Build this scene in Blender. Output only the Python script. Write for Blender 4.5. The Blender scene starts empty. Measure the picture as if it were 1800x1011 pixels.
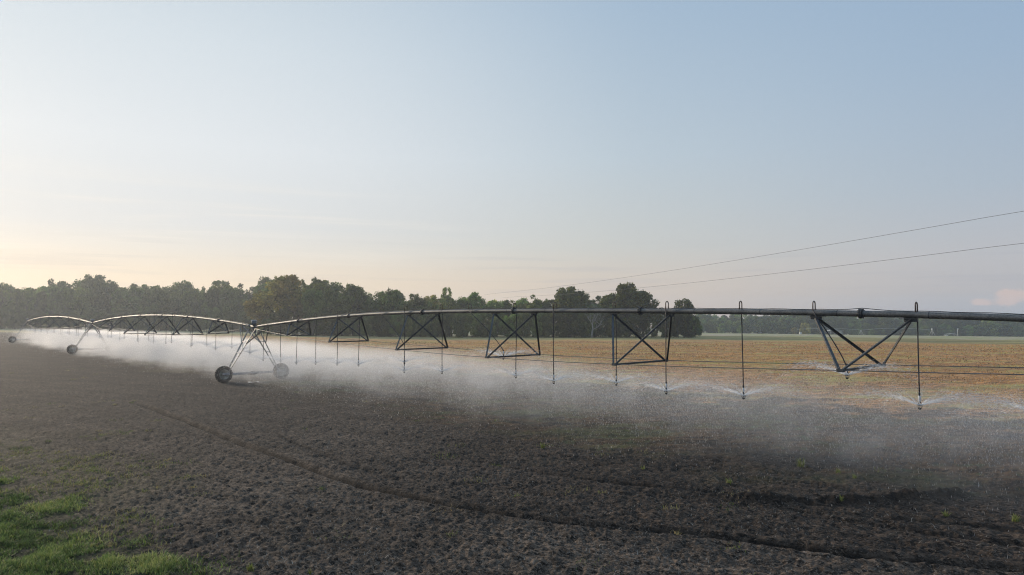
import bpy, math, random
import numpy as np
from mathutils import Vector, Matrix
R = math.radians
sc = bpy.context.scene
col = sc.collection
random.seed(7)
rng = np.random.default_rng(7)

# ------------------------------------------------------------------ camera
CAM_H = 4.4
PITCH = 2.41
F = 1200.0
cam = bpy.data.cameras.new('camera')
cam.sensor_width = 36
cam.lens = 24
cam.clip_start = 0.1
cam.clip_end = 6000
camo = bpy.data.objects.new('camera', cam)
col.objects.link(camo)
camo.location = (0, 0, CAM_H)
camo.rotation_euler = (R(90 + PITCH), 0, 0)
sc.camera = camo
sc.view_settings.view_transform = 'Standard'
sc.view_settings.look = 'None'
sc.view_settings.exposure = 0.0
sc.view_settings.gamma = 1.0
sc.cycles.use_denoising = True
sc.cycles.denoiser = 'OPENIMAGEDENOISE'
sc.cycles.denoising_input_passes = 'RGB_ALBEDO_NORMAL'
sc.cycles.denoising_prefilter = 'FAST'
sc.cycles.use_adaptive_sampling = False
sc.cycles.volume_bounces = 1
sc.cycles.max_bounces = 8
sc.cycles.pixel_filter_type = 'BLACKMAN_HARRIS'
sc.cycles.filter_width = 1.15
sc.cycles.transparent_max_bounces = 16
sc.cycles.volume_max_steps = 256

# ------------------------------------------------------------------ sun and sky
SUN_AZ, SUN_EL = -50.0, 14.0          # azimuth from +Y (view direction), to the left
sd = Vector((math.sin(R(SUN_AZ)) * math.cos(R(SUN_EL)), math.cos(R(SUN_AZ)) * math.cos(R(SUN_EL)), math.sin(R(SUN_EL))))
sun = bpy.data.lights.new('sun', 'SUN')
sun.energy = 2.8
sun.angle = R(2.5)
sun.color = (1.0, 0.82, 0.62)
suno = bpy.data.objects.new('sun', sun)
col.objects.link(suno)
suno.location = (-60, 40, 40)
suno.rotation_euler = (-sd).to_track_quat('-Z', 'Y').to_euler()


class NT:
    """small helper round a node tree"""
    def __init__(s, tree):
        s.t = tree
        s.n = tree.nodes
        s.l = tree.links

    def node(s, typ, **kw):
        n = s.n.new(typ)
        for k, v in kw.items():
            setattr(n, k, v)
        return n

    def set(s, sock, v):
        if isinstance(v, bpy.types.NodeSocket):
            s.l.new(v, sock)
        elif v is not None:
            if isinstance(v, (tuple, list)) and len(v) == 3 and sock.type == 'RGBA':
                v = (*v, 1)
            sock.default_value = v

    def math(s, op, a, b=None, c=None, clamp=False):
        n = s.node('ShaderNodeMath', operation=op, use_clamp=clamp)
        s.set(n.inputs[0], a)
        if b is not None:
            s.set(n.inputs[1], b)
        if c is not None:
            s.set(n.inputs[2], c)
        return n.outputs[0]

    def vmath(s, op, a, b=None):
        n = s.node('ShaderNodeVectorMath', operation=op)
        s.set(n.inputs[0], a)
        if b is not None:
            s.set(n.inputs[1], b)
        return n.outputs['Value'] if op in ('DOT_PRODUCT', 'LENGTH') else n.outputs[0]

    def mix(s, f, a, b, blend='MIX'):
        n = s.node('ShaderNodeMix', data_type='RGBA', blend_type=blend)
        s.set(n.inputs[0], f)
        s.set(n.inputs[6], a)
        s.set(n.inputs[7], b)
        return n.outputs[2]

    def rng(s, v, a, b, c=0.0, d=1.0, smooth=True):
        n = s.node('ShaderNodeMapRange', interpolation_type='SMOOTHSTEP' if smooth else 'LINEAR')
        n.clamp = True
        s.set(n.inputs[0], v)
        for i, x in zip((1, 2, 3, 4), (a, b, c, d)):
            s.set(n.inputs[i], x)
        return n.outputs[0]

    def noise(s, vec, scale, detail=3, rough=0.5, dist=0.0, dim='3D', out=0):
        n = s.node('ShaderNodeTexNoise', noise_dimensions=dim)
        s.set(n.inputs['Vector'], vec)
        n.inputs['Scale'].default_value = scale
        n.inputs['Detail'].default_value = detail
        n.inputs['Roughness'].default_value = rough
        n.inputs['Distortion'].default_value = dist
        return n.outputs[out]

    def mapping(s, vec, loc=(0, 0, 0), rot=(0, 0, 0), scale=(1, 1, 1)):
        n = s.node('ShaderNodeMapping')
        s.set(n.inputs[0], vec)
        n.inputs[1].default_value = loc
        n.inputs[2].default_value = rot
        n.inputs[3].default_value = scale
        return n.outputs[0]

    def ramp(s, fac, stops, interp='LINEAR'):
        n = s.node('ShaderNodeValToRGB')
        n.color_ramp.interpolation = interp
        el = n.color_ramp.elements
        while len(el) < len(stops):
            el.new(0.5)
        for e, (p, c) in zip(el, stops):
            e.position = p
            e.color = (*c, 1)
        s.set(n.inputs[0], fac)
        return n.outputs[0]


def lin(r, g, b):
    f = lambda v: (v / 255 / 12.92) if v / 255 <= 0.04045 else ((v / 255 + 0.055) / 1.055) ** 2.4
    return (f(r), f(g), f(b))


world = bpy.data.worlds.new('World')
sc.world = world
world.use_nodes = True
w = NT(world.node_tree)
w.n.clear()
wout = w.node('ShaderNodeOutputWorld')
sky = w.node('ShaderNodeTexSky', sky_type='NISHITA')
sky.sun_disc = False
sky.sun_elevation = R(SUN_EL)
sky.sun_rotation = R(SUN_AZ)
sky.air_density = 1.2
sky.dust_density = 1.0
sky.ozone_density = 1.5
bg1 = w.node('ShaderNodeBackground')
w.set(bg1.inputs[0], sky.outputs[0])
bg1.inputs[1].default_value = 0.05 * 0.15
tc = w.node('ShaderNodeTexCoord')
dirv = w.vmath('NORMALIZE', tc.outputs['Generated'])
sep = w.node('ShaderNodeSeparateXYZ')
w.set(sep.inputs[0], dirv)
el_ = w.rng(sep.outputs[2], 0.0, 0.5, 0, 1, smooth=False)
sdh = Vector((math.sin(R(SUN_AZ)), math.cos(R(SUN_AZ)), 0.22)).normalized()
near = w.vmath('DOT_PRODUCT', dirv, tuple(sdh))
K = 0.875
def sk(*c):
    return tuple(v * K for v in lin(*c))
far_ramp = w.ramp(el_, [(0.0, sk(180, 184, 198)), (0.06, sk(198, 194, 199)), (0.14, sk(197, 197, 203)), (0.32, sk(180, 194, 209)), (0.62, sk(163, 187, 212)), (0.95, sk(148, 178, 210))])
mid_ramp = w.ramp(el_, [(0.0, sk(230, 200, 180)), (0.08, sk(227, 209, 192)), (0.2, sk(212, 213, 209)), (0.45, sk(198, 212, 222)), (0.95, sk(166, 192, 217))])
sun_ramp = w.ramp(el_, [(0.0, sk(248, 213, 174)), (0.09, sk(250, 228, 200)), (0.18, sk(238, 232, 224)), (0.24, sk(230, 231, 232)), (0.45, sk(234, 239, 243)), (0.70, sk(222, 232, 239)), (0.98, sk(200, 216, 228))])
f1 = w.rng(near, 0.0, 0.66)
f2 = w.rng(near, 0.48, 0.94)
skc = w.mix(f1, far_ramp, mid_ramp)
skc = w.mix(f2, skc, sun_ramp)
# thin drawn-out clouds low on the left, and a small pink cloud low on the right
cm = w.mapping(dirv, rot=(0, R(-4), R(38)), scale=(1.2, 1.2, 26))
cn = w.noise(cm, 1.9, 5, 0.55, 0.4)
cf = w.rng(cn, 0.50, 0.78)
cf = w.math('MULTIPLY', cf, w.rng(sep.outputs[2], 0.05, 0.09))
cf = w.math('MULTIPLY', cf, w.rng(sep.outputs[2], 0.20, 0.12))
cf = w.math('MULTIPLY', cf, w.rng(near, 0.62, 0.93))
skc = w.mix(w.math('MULTIPLY', cf, 0.75), skc, sk(255, 246, 232))
cm3 = w.mapping(dirv, rot=(0, R(3), R(-30)), scale=(1.5, 1.5, 40))
cn3 = w.noise(cm3, 2.3, 4, 0.5, 0.2)
cf3 = w.math('MULTIPLY', w.rng(cn3, 0.52, 0.72), w.rng(sep.outputs[2], 0.12, 0.07))
cf3 = w.math('MULTIPLY', cf3, w.rng(sep.outputs[2], 0.005, 0.03))
skc = w.mix(w.math('MULTIPLY', cf3, 0.22), skc, sk(168, 172, 190))
def dirpx(px, py):
    v = Vector(((px - 900) / F, (505.5 - py) / F, -1.0))
    v.rotate(camo.rotation_euler)
    return v.normalized()
def puff(px, py, rad, colr, amt, seed):
    d = dirpx(px, py)
    q = w.vmath('SUBTRACT', dirv, tuple(d))
    q = w.mapping(q, rot=(0, R(-35), 0), scale=(1, 1, 2.2))
    dist = w.math('DIVIDE', w.vmath('LENGTH', q), rad)
    nn = w.noise(w.mapping(dirv, loc=(seed, 0, 0)), 60, 4, 0.6)
    v = w.math('ADD', dist, w.math('MULTIPLY', w.math('SUBTRACT', nn, 0.5), 1.6))
    return w.math('MULTIPLY', w.rng(v, 1.0, 0.35), amt)
for (px, py, rad) in ((1779, 521, 0.024), (1768, 529, 0.016), (1726, 532, 0.014)):
    skc = w.mix(puff(px, py, rad, None, 0.9, px), skc, sk(238, 208, 198))
bg2 = w.node('ShaderNodeBackground')
w.set(bg2.inputs[0], skc)
bg2.inputs[1].default_value = 1.0
ads = w.node('ShaderNodeAddShader')
w.l.new(bg1.outputs[0], ads.inputs[0])
w.l.new(bg2.outputs[0], ads.inputs[1])
w.l.new(ads.outputs[0], wout.inputs[0])

# ------------------------------------------------------------------ helpers
def tag(o, label=None, cat=None, group=None, kind=None):
    for k, v in (('label', label), ('category', cat), ('group', group), ('kind', kind)):
        if v:
            o[k] = v
    return o


def empty(name, loc=(0, 0, 0), rz=0.0):
    o = bpy.data.objects.new(name, None)
    o.empty_display_size = 0.3
    o.location = loc
    o.rotation_euler = (0, 0, rz)
    col.objects.link(o)
    return o


def copy_tree(o, parent=None):
    c = o.copy()
    col.objects.link(c)
    c.parent = parent
    for ch in list(o.children):
        copy_tree(ch, c)
    return c


def np_mesh(name, verts, faces=None, loops=None, sizes=None, smooth=False):
    """verts (n,3), faces (m,k) of one size, made fast"""
    me = bpy.data.meshes.new(name)
    verts = np.asarray(verts, np.float32)
    me.vertices.add(len(verts))
    me.vertices.foreach_set('co', verts.ravel())
    faces = np.asarray(faces, np.int32)
    m, k = faces.shape
    me.loops.add(m * k)
    me.loops.foreach_set('vertex_index', faces.ravel())
    me.polygons.add(m)
    me.polygons.foreach_set('loop_start', np.arange(0, m * k, k, dtype=np.int32))
    if smooth:
        me.polygons.foreach_set('use_smooth', np.ones(m, bool))
    me.update(calc_edges=True)
    return me


class MB:
    def __init__(s):
        s.v = []
        s.f = []
        s.sm = []

    def add(s, vs, fs, smooth=False):
        b = len(s.v)
        s.v += [tuple(v) for v in vs]
        s.f += [tuple(b + i for i in f) for f in fs]
        s.sm += [smooth] * len(fs)

    def box(s, c, size, rot=None, bev=0.0):
        c = Vector(c)
        x, y, z = (v / 2 for v in size)
        b = min(bev, x * .9, y * .9)
        ring = [(-x + b, -y), (x - b, -y), (x, -y + b), (x, y - b), (x - b, y), (-x + b, y), (-x, y - b), (-x, -y + b)] if b else [(-x, -y), (x, -y), (x, y), (-x, y)]
        n = len(ring)
        vs = [Vector((p, q, -z)) for p, q in ring] + [Vector((p, q, z)) for p, q in ring]
        if rot is not None:
            vs = [rot @ v for v in vs]
        vs = [v + c for v in vs]
        fs = [(i, (i + 1) % n, n + (i + 1) % n, n + i) for i in range(n)] + [tuple(range(n - 1, -1, -1)), tuple(range(n, 2 * n))]
        s.add(vs, fs)

    def tube(s, pts, r, n=8, cap=True, smooth=True):
        pts = [Vector(p) for p in pts]
        rs = r if isinstance(r, (list, tuple)) else [r] * len(pts)
        vs = []
        up = None
        for i, p in enumerate(pts):
            t = (pts[min(i + 1, len(pts) - 1)] - pts[max(i - 1, 0)])
            t.normalize()
            if up is None:
                a = Vector((0, 0, 1)) if abs(t.z) < .9 else Vector((1, 0, 0))
            else:
                a = up
            side = t.cross(a)
            if side.length < 1e-5:
                side = t.orthogonal()
            side.normalize()
            up = side.cross(t).normalized()
            for k in range(n):
                an = 2 * math.pi * k / n
                vs.append(p + (side * math.cos(an) + up * math.sin(an)) * rs[i])
        fs = []
        for i in range(len(pts) - 1):
            for k in range(n):
                k2 = (k + 1) % n
                fs.append((i * n + k, i * n + k2, (i + 1) * n + k2, (i + 1) * n + k))
        if cap:
            s.add(vs, fs + [tuple(range(n - 1, -1, -1)), tuple((len(pts) - 1) * n + k for k in range(n))], smooth)
            s.sm[-1] = s.sm[-2] = False
        else:
            s.add(vs, fs, smooth)

    def angle(s, a, b, wd, t=0.008, flip=1, up=Vector((0, 0, 1))):
        """an L section bar from a to b"""
        a, b = Vector(a), Vector(b)
        d = (b - a).normalized()
        sd_ = d.cross(up)
        if sd_.length < 1e-3:
            sd_ = Vector((1, 0, 0))
        sd_.normalize()
        u = sd_.cross(d).normalized()
        prof = [(0, 0), (wd, 0), (wd, t), (t, t), (t, wd), (0, wd)]
        vs = []
        for p in (a, b):
            for (q, r_) in prof:
                vs.append(p + sd_ * (q - wd / 3) * flip - u * (r_ - wd / 3))
        fs = [(i, (i + 1) % 6, 6 + (i + 1) % 6, 6 + i) for i in range(6)] + [(5, 4, 3, 2, 1, 0), tuple(range(6, 12))]
        s.add(vs, fs)

    def lathe(s, prof, n=32, axis='x', c=(0, 0, 0), smooth=True, closed=True):
        """profile of (along, radius)"""
        vs = []
        c = Vector(c)
        for (a, r) in prof:
            for k in range(n):
                an = 2 * math.pi * k / n
                p = Vector((a, r * math.cos(an), r * math.sin(an)))
                if axis == 'z':
                    p = Vector((p.y, p.z, p.x))
                elif axis == 'y':
                    p = Vector((p.z, p.x, p.y))
                vs.append(p + c)
        m = len(prof)
        fs = []
        for i in range(m if closed else m - 1):
            j = (i + 1) % m
            for k in range(n):
                k2 = (k + 1) % n
                fs.append((i * n + k, i * n + k2, j * n + k2, j * n + k))
        s.add(vs, fs, smooth)

    def mesh(s, name):
        me = bpy.data.meshes.new(name)
        me.from_pydata(s.v, [], s.f)
        me.polygons.foreach_set('use_smooth', s.sm)
        me.update()
        return me

    def build(s, name, mat, parent=None, loc=(0, 0, 0)):
        o = bpy.data.objects.new(name, s.mesh(name))
        o.data.materials.append(mat)
        o.location = loc
        col.objects.link(o)
        o.parent = parent
        return o


def link_mesh(name, me, mat, parent=None, loc=(0, 0, 0)):
    o = bpy.data.objects.new(name, me)
    if mat is not None and not me.materials:
        me.materials.append(mat)
    o.location = loc
    col.objects.link(o)
    o.parent = parent
    return o


def sstep(a, b, x):
    t = np.clip((x - a) / (b - a), 0, 1)
    return t * t * (3 - 2 * t)


_perm = np.random.default_rng(3).permutation(4096).astype(np.int64)
_val = np.random.default_rng(4).random(4096) * 2 - 1


def vnoise(x, y, seed=0):
    xi = np.floor(x).astype(np.int64)
    yi = np.floor(y).astype(np.int64)
    fx, fy = x - xi, y - yi
    fx = fx * fx * (3 - 2 * fx)
    fy = fy * fy * (3 - 2 * fy)
    def h(a, b):
        return _val[_perm[(_perm[(a + seed * 131) & 4095] + b) & 4095]]
    return (h(xi, yi) * (1 - fx) + h(xi + 1, yi) * fx) * (1 - fy) + (h(xi, yi + 1) * (1 - fx) + h(xi + 1, yi + 1) * fx) * fy


def fbm(x, y, wl, octs=4, gain=0.5, seed=0):
    s_ = 0
    a = 1.0
    tot = 0
    for i in range(octs):
        c, sn = math.cos(0.7 * i + seed), math.sin(0.7 * i + seed)
        s_ = s_ + a * vnoise((x * c - y * sn) / wl + 17.3 * i, (x * sn + y * c) / wl - 9.1 * i, seed + i)
        tot += a
        a *= gain
        wl *= 0.5
    return s_ / tot


# ------------------------------------------------------------------ layout of the place
DV = 1120.0 / F
E = np.array([DV, -1.0]) / math.hypot(DV, 1.0)     # along the machine towards the right
N = np.array([-E[1], E[0]])                        # across it, away from the camera
T1 = np.array([(447 - 900) / F * 47.0, 47.0])
P0 = float(T1 @ N)


def base_z(x, y):
    """the lie of the land, without clods"""
    x = np.asarray(x, float)
    y = np.asarray(y, float)
    y0 = 70 + np.maximum(0, -x - 20) * 0.8
    sp = lambda v, k: k * np.logaddexp(0, np.clip(v / k, -50, 50)) if True else v
    z = -0.0145 * sp(y - y0, 8.0) - 0.010 * sp(y - 350, 20.0)
    z = z - 0.018 * sp(x - 110, 15.0) * sstep(130, 420, y)
    return z


def unproj(px, py, z=0.0):
    d = dirpx(px, py)
    t = (z - CAM_H) / d.z
    return np.array([d.x * t, d.y * t])


def ground_pt(px, py):
    z = 0.0
    for _ in range(12):
        p = unproj(px, py, z)
        z = 0.5 * z + 0.5 * float(base_z(p[0], p[1]))
    return p[0], p[1], float(base_z(p[0], p[1]))


def px_at(px, depth):
    return (px - 900) / F * depth


def z_at(py, depth):
    """height of the image row at a depth"""
    return CAM_H + (556 - py) / F * depth


def seg_dist(x, y, pts):
    best = np.full(x.shape, 1e9)
    along = np.zeros(x.shape)
    acc = 0
    for (a, b) in zip(pts[:-1], pts[1:]):
        d = b - a
        L = math.hypot(*d)
        t = np.clip(((x - a[0]) * d[0] + (y - a[1]) * d[1]) / L ** 2, 0, 1)
        q = np.hypot(x - a[0] - t * d[0], y - a[1] - t * d[1])
        m = q < best
        best = np.where(m, q, best)
        along = np.where(m, acc + t * L, along)
        acc += L
    return best, along


TRACK = [unproj(*p) for p in ((225, 703), (270, 719), (340, 745), (420, 778), (500, 806), (570, 832), (640, 855), (720, 873), (800, 889), (900, 905), (1000, 919), (1100, 929), (1200, 937), (1300, 949), (1400, 961), (1500, 975), (1620, 985), (1800, 1003), (2100, 1020))]
TRACK2 = [unproj(*p) for p in ((430, 745), (520, 778), (600, 812), (700, 842))]
RIDGE = [unproj(*p) for p in ((1230, 868), (1290, 877), (1360, 881), (1440, 885), (1520, 881), (1590, 876), (1640, 872), (1690, 868))]
FURROW = [[unproj(*p) for p in q] for q in (
    ((1370, 892), (1480, 905), (1580, 914), (1700, 922), (1850, 935)),
    ((1580, 982), (1680, 988), (1800, 997), (1950, 1008)),
    ((1420, 905), (1560, 925), (1700, 945), (1850, 962)),
    ((850, 812), (1000, 838), (1150, 856), (1300, 868)))]
G0 = unproj(300, 1011)
G1 = unproj(0, 862)
gd = (G1 - G0) / np.hypot(*(G1 - G0))
GN = np.array([gd[1], -gd[0]])
if GN @ np.array([-1.0, -1.0]) < 0:
    GN = -GN


def zones(x, y):
    """masks of what covers the field, in world coordinates"""
    t = x / np.maximum(y, 1.0)
    p = x * N[0] + y * N[1] - P0
    nz = fbm(x, y, 5.0, 4, 0.6, 11)
    dry = sstep(13.5, 17.5, p + nz * 4.0 + fbm(x, y, 0.9, 3, 0.6, 13) * 4.0) * (y > 0)
    yn = np.interp(t, [-.9, -.35, -.2, .28, .37, .75, 1.2], [215, 192, 168, 172, 160, 128, 110])
    yf = np.interp(t, [-.9, -.35, -.2, .28, .5, .67, .75, 1.2], [250, 222, 245, 245, 205, 172, 165, 150])
    green = sstep(-3, 3, y - yn + nz * 8) * sstep(4, -4, y - yf + nz * 6)
    pale = sstep(-3, 3, y - yf + nz * 6)
    g = (x - G0[0]) * GN[0] + (y - G0[1]) * GN[1]
    g2 = g + fbm(x, y, 2.4, 3, 0.5, 5) * 1.8
    grass = sstep(-0.9, 0.8, g2)
    weedy = sstep(-5.5, 0.0, g + fbm(x, y, 2.6, 4, 0.6, 8) * 5.5) * sstep(-4.5, -8.0, x + 0.12 * y)
    return dict(dry=dry, green=green, pale=pale, grass=grass, weedy=weedy * (1 - grass), g=g, p=p)


def clods(x, y, fine=True):
    d = np.hypot(x, y)
    zn = zones(x, y)
    a = fbm(x, y, 1.6, 3, 0.55, 21) * 0.035
    b = fbm(x, y, 0.24, 3, 0.65, 22)
    c = 1 - np.abs(fbm(x, y, 0.22, 2, 0.5, 23)) * 2.2
    rough = 0.45 + 0.55 * sstep(-0.3, 0.35, fbm(x, y, 6.0, 2, 0.5, 31))
    near_w = sstep(95, 30, d)
    z = a + (b * 0.036 - 0.05 * np.maximum(0, b - 0.05) ** 0.5 * 0 + np.maximum(c, 0) ** 2 * 0.018 * rough) * near_w
    # tilled lines running along the wheel track, wandering a little
    dx, dy = 0.877, -0.480
    u = x * dx + y * dy
    v = -x * dy + y * dx
    v = v + 0.7 * vnoise(u / 9.0, v / 9.0, 41)
    rid = fbm(u * 0.10, v, 0.55, 3, 0.55, 42)
    z = z + rid * 0.045 * sstep(70, 25, d)
    z = z + (fbm(x, y, 0.10, 2, 0.7, 24) * 0.030 - 0.022 * np.maximum(0, fbm(x, y, 0.30, 3, 0.6, 25) - 0.12) * 4) * sstep(40, 16, d)
    dt, al = seg_dist(x, y, TRACK)
    wob = 0.05 * vnoise(al / 0.5, al * 0, 51)
    dpt = 0.6 + 0.4 * vnoise(al / 3.0, al * 0 + 3, 52)
    fin = sstep(0.2, 5.0, al)
    z = z * (1 - 0.7 * fin * np.exp(-(dt / 0.35) ** 2)) + fin * (-(0.12 + 0.05 * dpt) * np.exp(-((dt + wob) / 0.125) ** 2) + 0.04 * np.exp(-((dt - 0.30) / 0.10) ** 2))
    dt2, al2 = seg_dist(x, y, TRACK2)
    z = z - 0.035 * np.exp(-(dt2 / 0.12) ** 2) * sstep(0, 4, al2)
    dr, ar = seg_dist(x, y, RIDGE)
    z = z + (0.12 + 0.16 * np.abs(fbm(x, y, 0.35, 3, 0.6, 61))) * np.exp(-((dr + 0.10 * vnoise(ar / .3, ar * 0, 9)) / 0.20) ** 2) * sstep(0, 1.5, ar)
    for i, fr in enumerate(FURROW):
        df, af = seg_dist(x, y, fr)
        z = z - (0.07 + 0.05 * vnoise(af / 1.2, af * 0, 70 + i)) * np.exp(-(df / 0.12) ** 2)
    flat = np.clip(zn['grass'] * 0.5 + zn['dry'] * 0.55 + sstep(60, 130, d), 0, 1)
    # level ground under each pair of wheels
    for s_ in (0.0, -47.6, -95.2):
        for q in (-2.0, 2.0):
            c_ = T1 + E * s_ + N * q
            dd = np.hypot(x - c_[0], y - c_[1])
            flat = np.maximum(flat, sstep(1.3, 0.5, dd))
    return z * (1 - flat * 0.75)


def ground_z(x, y):
    return base_z(x, y) + clods(x, y)


# ------------------------------------------------------------------ materials
def new_mat(name):
    m = bpy.data.materials.new(name)
    m.use_nodes = True
    t = NT(m.node_tree)
    t.n.clear()
    out = t.node('ShaderNodeOutputMaterial')
    return m, t, out


def principled(t, out, color, rough=0.6, metal=0.0, normal=None, spec=0.5, **kw):
    b = t.node('ShaderNodeBsdfPrincipled')
    t.set(b.inputs['Base Color'], color)
    t.set(b.inputs['Roughness'], rough)
    t.set(b.inputs['Metallic'], metal)
    t.set(b.inputs['Specular IOR Level'], spec)
    if normal is not None:
        t.set(b.inputs['Normal'], normal)
    for k, v in kw.items():
        t.set(b.inputs[k], v)
    t.l.new(b.outputs[0], out.inputs[0])
    return b


def bump(t, h, strength=0.5, dist=0.02, normal=None):
    n = t.node('ShaderNodeBump')
    t.set(n.inputs['Strength'], strength)
    t.set(n.inputs['Distance'], dist)
    t.set(n.inputs['Height'], h)
    if normal is not None:
        t.set(n.inputs['Normal'], normal)
    return n.outputs[0]


def steel(name, c1, c2, rough=0.5, metal=0.55, streak=14.0, spec=0.5):
    m, t, out = new_mat(name)
    tc_ = t.node('ShaderNodeTexCoord')
    v = tc_.outputs['Object']
    n1 = t.noise(v, streak, 5, 0.65)
    n2 = t.noise(v, 2.3, 3, 0.5)
    f = t.rng(t.math('ADD', t.math('MULTIPLY', n1, 0.65), t.math('MULTIPLY', n2, 0.35)), 0.36, 0.64)
    c = t.mix(f, c1, c2)
    principled(t, out, c, t.rng(n1, 0.3, 0.7, rough - 0.1, rough + 0.15), metal, bump(t, n1, 0.25, 0.004), spec)
    return m


M = {}
M['pipe'] = steel('galvanised_pipe', (0.085, 0.088, 0.09), (0.22, 0.215, 0.205), 0.5, 0.45, 26.0)
M['angle'] = steel('galvanised_angle', (0.055, 0.060, 0.065), (0.125, 0.132, 0.138), 0.5, 0.5)
M['leg'] = steel('galvanised_leg', (0.15, 0.155, 0.16), (0.33, 0.33, 0.33), 0.42, 0.55)
M['rod'] = steel('rod_steel', (0.10, 0.105, 0.11), (0.20, 0.20, 0.21), 0.45, 0.6)
M['dark'] = steel('dark_fitting', (0.025, 0.028, 0.032), (0.06, 0.065, 0.07), 0.5, 0.3)
M['goose'] = steel('rusty_gooseneck', (0.10, 0.07, 0.055), (0.20, 0.15, 0.125), 0.55, 0.4, 20)
M['hose'] = steel('black_hose', (0.015, 0.016, 0.022), (0.03, 0.03, 0.04), 0.45, 0.0, 20)
M['tyre'] = steel('tyre_rubber', (0.012, 0.012, 0.012), (0.036, 0.032, 0.028), 0.85, 0.0, 11, 0.3)
M['rim'] = steel('green_grey_rim', (0.12, 0.14, 0.13), (0.32, 0.36, 0.33), 0.5, 0.3)
M['box'] = steel('control_box_grey', (0.10, 0.11, 0.12), (0.18, 0.19, 0.20), 0.55, 0.1)
M['lid'] = steel('pale_lid', (0.5, 0.5, 0.5), (0.65, 0.65, 0.65), 0.5, 0.0)
M['beam'] = steel('blue_grey_beam', (0.16, 0.20, 0.25), (0.28, 0.33, 0.38), 0.5, 0.3)
M['white'] = steel('white_fitting', (0.55, 0.55, 0.55), (0.75, 0.75, 0.75), 0.45, 0.0)
M['wire'] = steel('wire_alu', (0.05, 0.05, 0.055), (0.09, 0.09, 0.09), 0.5, 0.2)
M['shed'] = steel('weathered_tin', (0.18, 0.20, 0.22), (0.32, 0.34, 0.36), 0.5, 0.2)


def leaf_mat(name, c1, c2, trans=0.35):
    m, t, out = new_mat(name)
    at = t.node('ShaderNodeAttribute', attribute_name='tone')
    oi = t.node('ShaderNodeObjectInfo')
    c = t.mix(at.outputs['Fac'], c1, c2)
    hs = t.node('ShaderNodeHueSaturation')
    t.set(hs.inputs['Hue'], t.math('MULTIPLY_ADD', oi.outputs['Random'], 0.075, 0.440))
    t.set(hs.inputs['Value'], t.math('MULTIPLY_ADD', oi.outputs['Random'], 0.9, 0.60))
    t.set(hs.inputs['Color'], c)
    d = t.node('ShaderNodeBsdfPrincipled')
    t.set(d.inputs['Base Color'], hs.outputs[0])
    d.inputs['Roughness'].default_value = 0.65
    d.inputs['Specular IOR Level'].default_value = 0.25
    tr = t.node('ShaderNodeBsdfTranslucent')
    t.set(tr.inputs[0], t.mix(1.0, hs.outputs[0], (0.95, 1.0, 0.45), 'MULTIPLY'))
    mx = t.node('ShaderNodeMixShader')
    mx.inputs[0].default_value = trans
    t.l.new(d.outputs[0], mx.inputs[1])
    t.l.new(tr.outputs[0], mx.inputs[2])
    t.l.new(mx.outputs[0], out.inputs[0])
    return m


M['leaf'] = leaf_mat('leaf_dark', (0.030, 0.046, 0.012), (0.17, 0.215, 0.055))
M['leaf_mid'] = leaf_mat('leaf_mid', (0.05, 0.080, 0.018), (0.25, 0.33, 0.075))
M['leaf_yellow'] = leaf_mat('leaf_yellow', (0.16, 0.17, 0.035), (0.55, 0.52, 0.12))
M['leaf_pine'] = leaf_mat('leaf_pine', (0.045, 0.050, 0.020), (0.15, 0.15, 0.05), 0.25)
M['bark'] = steel('bark', (0.06, 0.05, 0.04), (0.14, 0.12, 0.10), 0.9, 0.0, 5, 0.1)
M['bark_pale'] = steel('bare_bark', (0.22, 0.20, 0.18), (0.34, 0.32, 0.29), 0.9, 0.0, 5, 0.1)


def blade_mat(name, c1, c2, c3, trans=0.3):
    m, t, out = new_mat(name)
    at = t.node('ShaderNodeAttribute', attribute_name='tone')
    c = t.ramp(at.outputs['Fac'], [(0.0, c1), (0.5, c2), (1.0, c3)])
    d = t.node('ShaderNodeBsdfPrincipled')
    t.set(d.inputs['Base Color'], c)
    d.inputs['Roughness'].default_value = 0.6
    d.inputs['Specular IOR Level'].default_value = 0.3
    tr = t.node('ShaderNodeBsdfTranslucent')
    t.set(tr.inputs[0], c)
    mx = t.node('ShaderNodeMixShader')
    mx.inputs[0].default_value = trans
    t.l.new(d.outputs[0], mx.inputs[1])
    t.l.new(tr.outputs[0], mx.inputs[2])
    t.l.new(mx.outputs[0], out.inputs[0])
    return m


M['grass'] = blade_mat('grass_blade', (0.055, 0.085, 0.022), (0.19, 0.28, 0.055), (0.50, 0.48, 0.16))
M['weed'] = blade_mat('weed_blade', (0.08, 0.13, 0.03), (0.24, 0.27, 0.065), (0.46, 0.34, 0.17))
M['straw'] = blade_mat('straw_bits', (0.045, 0.038, 0.032), (0.20, 0.17, 0.14), (0.50, 0.45, 0.38), 0.1)
M['stubble'] = blade_mat('dry_stubble', (0.10, 0.075, 0.045), (0.64, 0.32, 0.13), (0.74, 0.52, 0.17), 0.25)


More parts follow.
